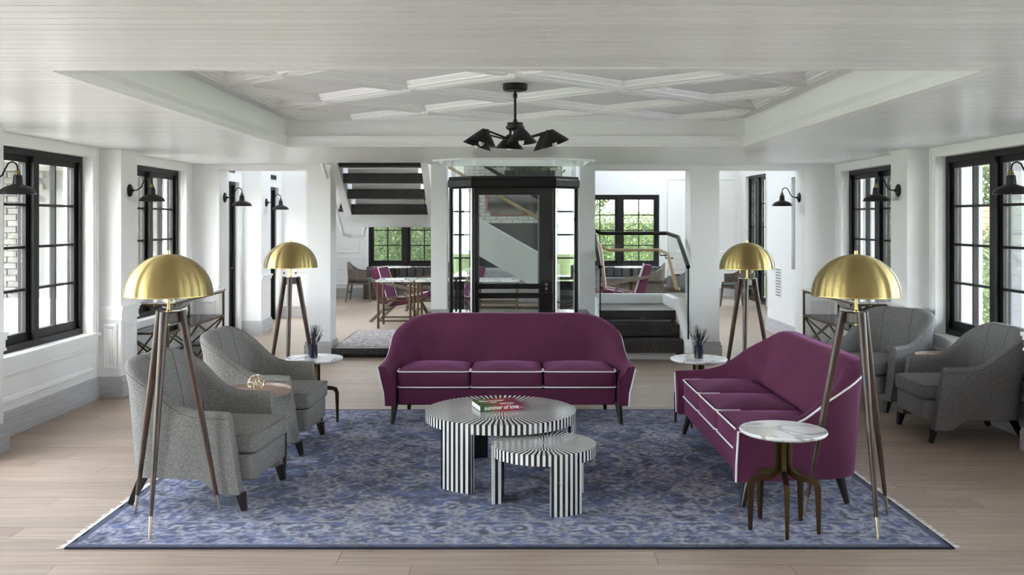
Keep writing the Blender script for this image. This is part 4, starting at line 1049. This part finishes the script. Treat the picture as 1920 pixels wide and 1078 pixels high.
tm = sweep_join(e8, [(-.05, ZC-.001), (-.05, ZC-.018), (.012, ZC-.018), (.012, ZC+.09), (.0, ZC+.09)], lambda x, y, h: (x, y, h)).build('trim_2', 'trimw', None, smooth=0)
struct(tm)['label'] = 'white trim round the ceiling opening of the lift'

# ================================================================== STAIRS
t = thing('staircase', 'floating dark stone stair with white stringers and glass balustrade', 'staircase', (0, 0, 0))
for q, (y0, y1, z0, z1) in enumerate(((11.30, 11.66, .105, .262), (11.58, 11.94, .272, .415), (11.86, 12.88, .445, .562))):
    MB().box(1.09, 2.055, y0, y1, z0, z1).build('tread', 'stone', t, smooth=0, bevel=.004)
MB().box(1.09, 2.0, 11.5, 12.7, 0, .105).build('stair_base', 'wall', t, smooth=0)
MB().box(1.09, 2.02, 11.72, 12.8, .105, .27).build('riser_back', 'wall', t, smooth=0); MB().box(1.09, 2.02, 12.0, 12.8, .27, .44).build('riser_back', 'wall', t, smooth=0)
def side_plate(x0, x1, P, nm='stringer', m='wall'):
    mb = MB(); n_ = len(P); vs = [(x0, y, z) for y, z in P]+[(x1, y, z) for y, z in P]
    mb.add(vs, [tuple(range(n_)), tuple(reversed(range(n_, 2*n_)))]+[(i, n_+i, n_+(i+1) % n_, (i+1) % n_) for i in range(n_)]); return mb.build(nm, m, t, smooth=0)
side_plate(2.06, 2.15, [(11.20, 0), (11.20, .12), (11.24, .20), (12.05, .69), (12.95, .69), (12.95, 0)])
side_plate(1.03, 1.085, [(11.20, 0), (11.20, .12), (11.24, .20), (12.05, .69), (12.5, .69), (12.5, 0)])
MB().box(1.03, 2.15, 12.89, 12.96, 0, .69).build('landing_upstand', 'wall', t, smooth=0)
# second flight, rising behind the lift
Z2 = lambda x: 1.22+(.40-x)*.57
P = [(1.10, Z2(1.10)), (-.98, Z2(-.98)), (-.98, Z2(-.98)-.36), (-.70, Z2(-.70)-.5), (1.10, Z2(1.10)-.5)]
for yy in (12.89, 13.9):
    mb = MB(); n_ = len(P); mb.add([(x, yy, z) for x, z in P]+[(x, yy+.07, z) for x, z in P], [tuple(range(n_)), tuple(reversed(range(n_, 2*n_)))]+[(i, (i+1) % n_, n_+(i+1) % n_, n_+i) for i in range(n_)])
    mb.build('stringer', 'wall', t, smooth=0)
for q in range(7):
    x1 = 1.09-q*.285; z1 = .562+(q+1)*.165
    MB().box(x1-.30, x1, 12.96, 13.9, z1-.11, z1).build('tread', 'stone', t, smooth=0)
# upper landing and third flight, coming towards the lounge
MB().box(-2.25, -.98, 12.72, 14.0, 1.60, 1.77).build('landing', 'wall', t, smooth=0)
MB().box(-2.20, -1.0, 12.74, 13.98, 1.77, 1.80).build('landing_slab', 'stone', t, smooth=0)
for q in range(6):
    y1 = 13.0-q*.305; z0 = 1.785+q*.192
    MB().box(-2.155, -1.14, y1-.33, y1, z0, z0+.125).build('tread', 'stone', t, smooth=0)
    if q < 5: MB().box(-2.10, -1.2, y1-.31, y1-.28, z0+.125, z0+.19).build('riser', 'trimw', t, smooth=0)
for (x0, x1) in ((-2.255, -2.16), (-1.13, -1.045)):
    side_plate(x0, x1, [(12.98, 1.60), (11.30, 2.62), (11.30, 3.05), (12.98, 2.02)])
MB().tube([(-2.30, 11.34, 2.45), (-2.30, 12.7, 1.62), (-2.30, 12.85, 1.50), (-2.22, 13.0, 1.47), (-2.05, 13.0, 1.47), (-2.02, 13.0, 1.60)], .024, 10).build('sprinkler_pipe', 'trimw', t)
# balustrades
def rail(pts, r, m, nm): return MB().tube(pts, r, 12).build(nm, m, t)
hz = 1.515
rail([(2.12, 11.36, 1.13), (2.12, 12.05, 1.48), (2.12, 12.90, hz), (1.22, 12.90, hz), (1.02, 12.90, 1.60), (-.95, 12.92, Z2(-.95)+.80)], .026, 'blackm', 'handrail')
rail([(1.06, 11.36, 1.13), (1.06, 12.05, 1.49), (1.06, 12.5, 1.60)], .026, 'blackm', 'handrail')
rail([(2.03, 11.45, .86), (2.0, 11.48, .86), (2.0, 12.1, 1.26), (2.0, 12.80, 1.29), (1.30, 12.80, 1.29), (1.12, 12.80, 1.38)], .021, 'lightoak', 'wooden_handrail')
rail([(1.13, 11.45, .86), (1.15, 12.2, 1.32), (1.12, 12.6, 1.45)], .021, 'lightoak', 'wooden_handrail')
rail([(1.05, 12.86, 1.32), (-.95, 12.86, Z2(-.95)+.48)], .022, 'lightoak', 'wooden_handrail')
MB().box(2.118, 2.124, 11.26, 12.9, .15, 1.10).build('glass_balustrade', 'liftglass', t, smooth=0) if False else None
def gpl(P, x): 
    mb = MB(); n_ = len(P); mb.add([(x-.005, y, z) for y, z in P]+[(x+.005, y, z) for y, z in P], [tuple(range(n_)), tuple(reversed(range(n_, 2*n_)))]+[(i, n_+i, n_+(i+1) % n_, (i+1) % n_) for i in range(n_)]); return mb.build('glass_balustrade', 'liftglass', t, smooth=0)
gpl([(11.36, .27), (11.36, 1.10), (12.05, 1.45), (12.88, 1.49), (12.88, .69), (12.05, .69)], 2.12)
gpl([(11.36, .27), (11.36, 1.10), (12.05, 1.45), (12.48, 1.57), (12.48, .69), (12.05, .69)], 1.06)
MB().box(1.22, 2.10, 12.92, 12.93, .69, hz-.02).build('glass_balustrade', 'liftglass', t, smooth=0)
mb = MB(); mb.add([(1.2, 12.925, .82), (1.2, 12.925, 1.50), (-.95, 12.925, Z2(-.95)+.78), (-.95, 12.925, Z2(-.95))], [(0, 1, 2, 3)])
mb.add([(1.2, 12.935, .82), (1.2, 12.935, 1.50), (-.95, 12.935, Z2(-.95)+.78), (-.95, 12.935, Z2(-.95))], [(3, 2, 1, 0)]); mb.build('glass_balustrade', 'liftglass', t, smooth=0)
for xx in (2.12, 1.06): MB().box(xx-.008, xx+.008, 11.345, 11.362, .22, 1.12).build('rail_post', 'blackm', t, smooth=0)
for yy, zz in ((11.8, 1.03), (12.3, 1.22), (12.75, 1.24)):
    MB().tube([(2.0, yy, zz+.03), (2.0, yy, zz-.02), (2.10, yy, zz-.02)], .009, 8).build('rail_bracket', 'blackm', t)
# dark stone platform with pebble carpet
t = thing('stone_platform', 'low dark stone platform with a pebble-patterned grey inset before the hall', 'platform', (-1.52, 12.55, 0))
MB().box(-.66, .44, -.90, .90, 0, .05).build('recessed_base', 'blackm', t, smooth=0)
MB().box(-.70, .485, -.96, .95, .05, .122).build('stone_slab', 'stone', t, smooth=0, bevel=.004)
MB().box(-.66, .46, -.80, .93, .122, .128).build('pebble_inset', 'pebble', t, smooth=0)

# ================================================================== HALL FURNITURE
def brass_table(label, loc, w, d):
    t = thing('brass_table', label, 'table', loc, 0, 'marble topped brass tables in the hall')
    MB().box(-w/2-.01, w/2+.01, -d/2-.01, d/2+.01, .73, .755).build('marble_top', 'marble', t, smooth=0)
    for sx in (-1, 1):
        for sy in (-1, 1): MB().cyl((sx*(w/2-.03), sy*(d/2-.03), 0), (sx*(w/2-.03), sy*(d/2-.03), .73), .019, n=10).build('leg', 'antique', t)
    for z in (.12, .43):
        for sy in (-1, 1): MB().cyl((-w/2+.03, sy*(d/2-.03), z), (w/2-.03, sy*(d/2-.03), z), .012, n=8).build('stretcher', 'antique', t)
        for sx in (-1, 1): MB().cyl((sx*(w/2-.03), -d/2+.03, z), (sx*(w/2-.03), d/2-.03, z), .012, n=8).build('stretcher', 'antique', t)
    return t
brass_table('marble topped brass table nearest the stone platform, papers lying on it', (-1.84, 15.05, 0), .56, .66)
brass_table('marble topped brass table showing beside the white column', (-1.20, 15.05, 0), .60, .66)
brass_table('marble topped brass table seen through the lift glass', (-.22, 15.05, 0), .66, .66)
mg = thing('magazine', 'open magazine lying on the brass table beyond the stone platform', 'magazine', (-1.86, 15.0, .756), .1)
MB().box(-.15, 0, -.10, .10, 0, .006).build('left_pages', 'paper', mg, smooth=0); MB().box(.001, .15, -.10, .10, 0, .008).build('right_pages', 'paper', mg, smooth=0)
def lounge_chair(label, loc, rz):
    t = thing('lounge_chair', label, 'lounge chair', loc, rz, 'plum lounge chairs with angled wooden frames in the hall')
    def slab(nm, pts, x0, x1):
        mb = MB(); n_ = len(pts); mb.add([(x0, y, z) for y, z in pts]+[(x1, y, z) for y, z in pts], [tuple(range(n_)), tuple(reversed(range(n_, 2*n_)))]+[(i, n_+i, n_+(i+1) % n_, (i+1) % n_) for i in range(n_)])
        o_ = mb.build(nm, 'velvet', t, smooth=0, bevel=.018)
        return o_
    sc = slab('seat_cushion', [(-.36, .34), (.22, .24), (.24, .38), (-.35, .47)], -.30, .30)
    bk = slab('back_cushion', [(.20, .30), (.36, .30), (.50, .88), (.36, .90)], -.30, .30)
    MB().tube([(-.30, .36, .90), (-.30, .20, .38), (-.30, -.35, .47), (.30, -.35, .47), (.30, .20, .38), (.30, .36, .90)], .008, 6, closed=True).build('piping', 'piping', t)
    for sx in (-1, 1):
        x = sx*.335
        MB().bar((x, -.38, 0), (x, -.10, .50), .03, .05).build('leg', 'greywood', t, smooth=0)
        MB().bar((x, .48, 0), (x, .02, .44), .03, .05).build('leg', 'greywood', t, smooth=0)
        MB().bar((x, -.36, .52), (x, .46, .70), .035, .05).build('arm', 'greywood', t, smooth=0)
    MB().bar((-.33, .30, .18), (.33, .30, .18), .025).build('stretcher', 'greywood', t, smooth=0)
    MB().bar((-.33, -.28, .2), (.33, -.28, .2), .025).build('stretcher', 'greywood', t, smooth=0)
    return t
lounge_chair('plum lounge chair right behind the brass table with papers', (-1.83, 15.95, 0), PI/2-.15)
lounge_chair('plum lounge chair farther back below the stair landing window', (-1.62, 17.9, 0), -PI/2+.1)
lounge_chair('plum lounge chair half hidden by the white column', (-1.00, 16.4, 0), -PI/2+.25)
lounge_chair('plum lounge chair behind the glass balustrade, its back to the grey dining chair', (2.02, 17.1, 0), -PI/2-.12)
lounge_chair('plum lounge chair facing the round table beyond the stair handrail', (1.50, 18.2, 0), PI/2)
def dining_chair(label, loc, rz, seat='greyleather'):
    t = thing('dining_chair', label, 'chair', loc, rz, 'grey upholstered wooden armchairs in the hall')
    P = u_path(.27, -.16, .25, .2, na=6, nc=8, nb=8)
    def sec(d):
        k = sstep((d-.15)/.45); h = .64+.18*k; return [(0, .46-.0*k), (.02*k, h), (-.035+.02*k, h), (-.04, .46)]
    shell(P, sec)[0].build('back_shell', 'greywood' if seat == 'greyleather' else seat, t, smooth=50)
    mb = MB(); cushion(mb, 0, 0, .48, .46, .40, .47, .02, .05); mb.build('seat', seat, t, smooth=60)
    MB().box(-.24, .24, -.22, .22, .36, .40).build('seat_rail', 'greywood', t, smooth=0)
    for sx in (-1, 1):
        for y, yo in ((-.21, -.25), (.2, .26)): MB().bar((sx*.23, y, .48), (sx*.26, yo, 0), .04, .04, w1=.024, h1=.024).build('leg', 'greywood', t, smooth=0)
    MB().bar((-.24, .22, .2), (.24, .22, .2), .02, .03).build('stretcher', 'greywood', t, smooth=0)
    return t
dining_chair('grey wooden armchair at the patio-side end of the banquette', (-3.17, 19.75, 0), PI/2)
dining_chair('grey wooden armchair at the round table behind the glass balustrade', (2.86, 19.3, 0), -PI/2-.1)
dining_chair('grey armchair alone beside the tall french window', (4.42, 18.4, 0), -PI/2+.35)
dining_chair('low grey armchair behind the stair handrail end', (3.05, 17.6, 0), -PI/2-.2, 'greytuft')
def pedestal(label, loc, r):
    t = thing('pedestal_table', label, 'table', loc, 0, 'round pedestal tables by the hall windows')
    MB().lathe([(0, .715), (r-.02, .715), (r, .725), (r, .738), (r-.006, .742), (0, .742)], n=40).build('table_top', 'marble', t)
    MB().cyl((0, 0, .015), (0, 0, .715), .035, n=14).build('pedestal', 'bronze', t)
    MB().lathe([(0, 0), (.22, 0), (.22, .012), (.05, .02), (0, .02)], n=28).build('foot', 'bronze', t)
pedestal('round pedestal table in front of the patio-side banquette', (-2.42, 19.4, 0), .36)
pedestal('round pedestal table seen through the glass balustrade', (2.45, 19.4, 0), .36)
def banquette(label, x0, x1):
    t = thing('banquette', label, 'bench', ((x0+x1)/2, 20.4, 0), 0, 'grey channel-back banquettes under the hall windows')
    w = x1-x0
    MB().box(-w/2, w/2, -.22, .33, 0, .34).build('wood_plinth', 'greywood', t, smooth=0)
    MB().box(-w/2, w/2, -.28, .20, .34, .46).build('seat', 'greyleather', t, smooth=0, bevel=.03)
    n_ = int(w/.17); 
    for i in range(n_):
        a = -w/2+i*w/n_; MB().box(a+.003, a+w/n_-.003, .16, .30, .44, .68).build('back_channel', 'greyleather', t, smooth=0, bevel=.03)
banquette('grey channel-back banquette under the patio-side far window', -3.18, -1.2)
banquette('grey channel-back banquette under the hedge window', 1.3, 3.3)
t = thing('tufted_settee', 'grey button-tufted settee seen through the lift glass', 'settee', (-.15, 18.2, 0), 0)
MB().box(-.85, .85, -.30, .30, .12, .42).build('seat', 'greytuft', t, smooth=0, bevel=.04)
bk = MB().box(-.85, .85, .14, .32, .40, .76).build('back', 'greytuft', t, smooth=0, bevel=.05)
for i in range(10):
    for z in (.54, .66): MB().lathe([(.014, 0), (.010, .008), (0, .010)], (-.76+i*.168+(.08 if z > .6 else 0)-.03, .14, z), 10, axis=(0, -1, 0)).build('tuft_button', 'greyleather', bk)
for sx in (-.8, .8):
    for sy in (-.25, .25): MB().cyl((sx, sy, 0), (sx, sy, .12), .02, n=8).build('leg', 'antique', t)
# white brick chimney breast
t = struct(thing('wall_chimney', 'white painted brick chimney breast with dark stone surround', None, (0, 0, 0)))
CY_ = 19.2
MB().box(-.98, 1.02, CY_+.02, YF, 1.62, 4.8).build('chimney_core', 'mortar', t, smooth=0)
MB().box(-.98, 1.02, CY_+.01, YF, 0, 1.62).build('stone_surround', 'stone', t, smooth=0)
MB().box(-.70, .74, CY_-.01, CY_+.01, .0, 1.06).build('hearth_opening', 'ebony', t, smooth=0)
MB().box(-.72, .76, CY_-.14, CY_+.01, 1.0, 1.03).build('bottle_shelf', 'black', t, smooth=0)
r = 0; z = 1.63
proto = None
while z < 3.0:
    x = -.98+(0 if r % 2 else -.11)
    while x < 1.02:
        a, b = max(x, -.98), min(x+.215, 1.02)
        if b-a > .04: MB().box(a+.004, b-.004, CY_, CY_+.03, z+.004, z+.068).build('brick', 'wbrick', t, smooth=0)
        x += .22
    z += .072; r += 1
for i in range(5):
    c = thing('pillar_candle', 'pale pillar candle on the dark hearth shelf behind the lift', 'candle', (-.52+i*.105, CY_-.07, 1.03), 0, 'candles on the hearth shelf')
    MB().lathe([(.0, 0), (.03, 0), (.03, .11), (0, .11)], n=14).build('wax', 'piping', c); MB().cyl((0, 0, .11), (0, 0, .125), .0025, n=5).build('wick', 'ebony', c)
t = thing('wall_mirror', 'copper framed mirror with notched corners on the white brick', 'mirror', (.03, CY_-.005, 2.10))
P = [(-.54, -.22), (-.46, -.22), (-.46, -.30), (.46, -.30), (.46, -.22), (.54, -.22), (.54, .22), (.46, .22), (.46, .30), (-.46, .30), (-.46, .22), (-.54, .22)]
mb = MB(); n_ = len(P); mb.add([(x, -.012, z) for x, z in P]+[(x, 0, z) for x, z in P], [tuple(range(n_)), tuple(reversed(range(n_, 2*n_)))]+[(i, n_+i, n_+(i+1) % n_, (i+1) % n_) for i in range(n_)]); mb.build('mirror_glass', 'mirror', t, smooth=0)
MB().tube([(x, -.012, z) for x, z in P], .014, 8, closed=True).build('frame', 'copper', t)
t = thing('leafy_plant', 'dark trailing leafy plant on the ledge high above the copper mirror', 'plant', (.35, CY_-.34, 2.58), 0)
MB().box(-.5, .5, -.10, .33, -.02, .10).build('planter', 'black', t, smooth=0)
f_ = foliage(900, lambda rs, n: rs.normal(size=(n, 3))*np.array([.24, .05, .10])+np.array([0, -.02, .28]), .07, 21).build('leaves', 'leafdk', t, smooth=0); f_['kind'] = 'stuff'
sconce('black gooseneck sconce on the far hall wall above the grey wooden armchair', (-3.72, YF, 1.98), -PI/2)
# ================================================================== OUTSIDE
g = MB().box(-40, 40, -25, 60, -.4, -.14).build('ground', 'grass', smooth=0); g['kind'] = 'structure'; g['label'] = 'sunlit lawn around the building'
p_ = MB().box(-12, -4.25, -6, 22, -.14, -.06).build('floor_patio', 'ext', smooth=0); struct(p_)['label'] = 'pale patio paving outside the windows'
p_ = MB().box(4.25, 12.5, -6, 14.2, -.14, -.08).build('floor_terrace', 'ext', smooth=0); struct(p_)['label'] = 'pale terrace paving on the garden side'
p_ = MB().box(-12, 12, -14, YR, -.14, -.07).build('floor_bounce', 'ext', smooth=0); struct(p_)['label'] = 'unseen pale paving added behind the viewpoint to bounce sunlight'  # paving out of view, added as a bounce surface for sunlight
t = struct(thing('wall_patio', 'white painted brick wall closing the patio', None, (0, 0, 0)))
MB().box(-10.5, -4.95, 14.02, 14.3, -.06, 2.42).build('wall_core', 'mortar', t, smooth=0)
MB().box(-10.6, -4.9, 13.9, 14.35, 2.42, 2.6).build('coping', 'ebrick', t, smooth=0)
r = 0; z = .25
while z < 2.36:
    x = -7.75+(0 if r % 2 else -.13)
    while x < -4.95:
        a, b = max(x, -7.75), min(x+.26, -4.95)
        if b-a > .05 and not (-6.95 < (a+b)/2 < -6.45): MB().box(a+.005, b-.005, 13.99+random.uniform(0, .008), 14.03, z+.005, z+.085).build('brick', 'ebrick', t, smooth=0)
        x += .27
    z += .09; r += 1
MB().box(-6.98, -6.42, 13.94, 14.03, 0, 2.14).build('door_surround', 'ebrick', t, smooth=0)
MB().box(-6.90, -6.50, 13.92, 13.95, .05, 2.06).build('grey_panel', 'panelgrey', t, smooth=0)
# patio sofa
t = thing('outdoor_sofa', 'white cushioned outdoor sofa on the patio beyond the windows', 'sofa', (-6.2, 11.6, -.06), PI)
MB().box(-1.1, 1.1, -.42, .42, .06, .24).build('frame', 'whitefab', t, smooth=0, bevel=.01)
for i in (-1, 0, 1):
    mb = MB(); cushion(mb, i*.66, -.06, .65, .72, .24, .42, .03, .05); mb.build('seat_cushion', 'whitefab', t, smooth=60)
    MB().box(i*.66-.32, i*.66+.32, .24, .42, .40, .82).build('back_cushion', 'whitefab', t, smooth=0, bevel=.05)
for sx in (-1, 1): MB().box(sx*1.12-.08, sx*1.12+.08, -.42, .42, 0, .60).build('arm', 'whitefab', t, smooth=0, bevel=.02)
# garden-side porch posts, rubble pier, hedge, brick wall
for (x0, x1, y0, lab) in ((5.72, 5.98, 12.0, 'square white porch post beside the rubble stone pier'), (5.02, 5.30, 9.3, 'square white porch post nearest the charcoal armchairs'), (4.68, 4.90, 12.3, 'square white porch post beyond the far garden window')):
    t = thing('porch_post', lab, 'column', ((x0+x1)/2, y0+.13, -.08), 0, 'white porch posts')
    w = x1-x0; MB().box(-w/2, w/2, -.13, .13, 0, 2.7).build('shaft', 'post', t, smooth=0); MB().box(-w/2-.03, w/2+.03, -.16, .16, 0, .2).build('foot', 'post', t, smooth=0)
t = thing('rubble_pier', 'pale rubble stone pier beside the white porch post', 'stone pier', (5.63, 12.5, -.08), 0)
MB().box(-.09, .09, -.15, .15, 0, 2.65).build('core', 'mortar', t, smooth=0)
z = 0
while z < 2.6:
    h = random.uniform(.08, .17); MB().box(-.11+random.uniform(-.02, .01), .085, -.18+random.uniform(-.01, .015), .18, z+.006, z+h-.006).build('stone', 'rubble', t, smooth=0, bevel=.012); z += h
def hedge(label, x0, x1, y0, y1, z1, n_, size, m, seed, nm='hedge', cat='hedge'):
    t = thing(nm, label, cat, ((x0+x1)/2, (y0+y1)/2, -.14))
    w, d = x1-x0, y1-y0
    def fn(rs, n):
        c = rs.rand(n, 3)*np.array([w, d, z1])-np.array([w/2, d/2, 0]); s_ = rs.rand(n)
        c[:, 1] = np.where(s_ < .6, -d/2+rs.rand(n)**2*d*.5, c[:, 1]); c[:, 2] = np.where(s_ > .85, z1-rs.rand(n)**2*.3, c[:, 2])
        return c+rs.normal(size=(n, 3))*.05
    f_ = foliage(n_, fn, size, seed).build('leaves', m, t, smooth=0); f_['kind'] = 'stuff'
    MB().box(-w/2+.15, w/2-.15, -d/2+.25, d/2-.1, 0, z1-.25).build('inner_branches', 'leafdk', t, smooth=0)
    return t
hedge('clipped sunlit hedge behind the far hall window', 0.2, 6.5, 25.5, 26.6, 2.0, 40000, .028, 'leaf', 1)
hedge('bushy shrubs crowding the far window under the stair', -5.2, -1.0, 23.0, 24.2, 3.0, 42000, .028, 'leaf', 2)
hedge('low clipped hedge beyond the garden-side windows', 8.2, 14.5, 17.0, 18.0, 1.42, 14000, .035, 'leaf', 3)
hedge('loose dark shrub outside the far garden-side window', 5.55, 7.8, 15.2, 16.2, 1.7, 12000, .035, 'leaf', 4)
def tree(label, loc, h, r, n_, seed, m='leaf'):
    t = thing('tree', label, 'tree', loc, 0, 'trees in the garden')
    MB().tube([(0, 0, 0), (.08, .05, h*.35), (-.05, .1, h*.75)], [.16, .12, .06], 10).build('trunk', 'bark', t)
    for i in range(4):
        a = i*1.7; MB().tube([(0, .05, h*(.4+.08*i)), (r*.6*math.cos(a), r*.6*math.sin(a), h*(.62+.07*i))], [.06, .025], 7).build('branch', 'bark', t)
    def fn(rs, n):
        v = rs.normal(size=(n, 3)); v /= np.linalg.norm(v, axis=1)[:, None]; q = rs.rand(n)**.4
        return v*q[:, None]*np.array([r, r, h*.36])+np.array([0, 0, h*.66])
    f_ = foliage(n_*2, fn, .07, seed).build('leaves', m, t, smooth=0); f_['kind'] = 'stuff'
tree('leafy tree over the low hedge on the garden side', (11.2, 24.5, -.14), 5.6, 2.6, 11000, 11)
tree('tall tree behind the loose dark shrub', (7.0, 18.6, -.14), 4.4, 1.3, 5000, 12)
tree('tree shading the shrubs beyond the far hall window', (-3.6, 27.5, -.14), 5.5, 2.4, 6000, 13)
tree('tree standing past the lift line beyond the hall', (1.6, 29.0, -.14), 5.6, 1.9, 6000, 14)
t = thing('garden_wall', 'red brick garden wall behind the low hedge', 'wall', (11.5, 21.5, -.14)); mb = MB(); mb.box(-3.5, 3.5, .02, .3, 0, 2.1); mb.build('wall_core', 'mortar', t, smooth=0)
r = 0; z = .9
while z < 2.05:
    x = -2.6+(0 if r % 2 else -.22)
    while x < 1.6: MB().box(x+.006, x+.434, 0, .03, z+.006, z+.136).build('brick', 'redbrick', t, smooth=0); x += .44
    z += .142; r += 1
t = thing('neighbour_house', 'pale clapboard house above the hedge beyond the hall window', 'house', (3.4, 33, -.14))
MB().box(-5, 5, .05, 3, 0, 5.2).build('wall_core', 'siding', t, smooth=0)
for i in range(16): MB().box(-3.4, 2.0, 0, .06, 1.6+i*.2, 1.78+i*.2).build('clapboard', 'siding', t, smooth=0)
MB().hexa([(-5.4, -.4, 5.2), (5.4, -.4, 5.2), (5.4, 3.4, 5.2), (-5.4, 3.4, 5.2)], [(-4, 1.2, 6.6), (4, 1.2, 6.6), (4, 1.8, 6.6), (-4, 1.8, 6.6)]).build('roof', 'ventgrey', t, smooth=0)
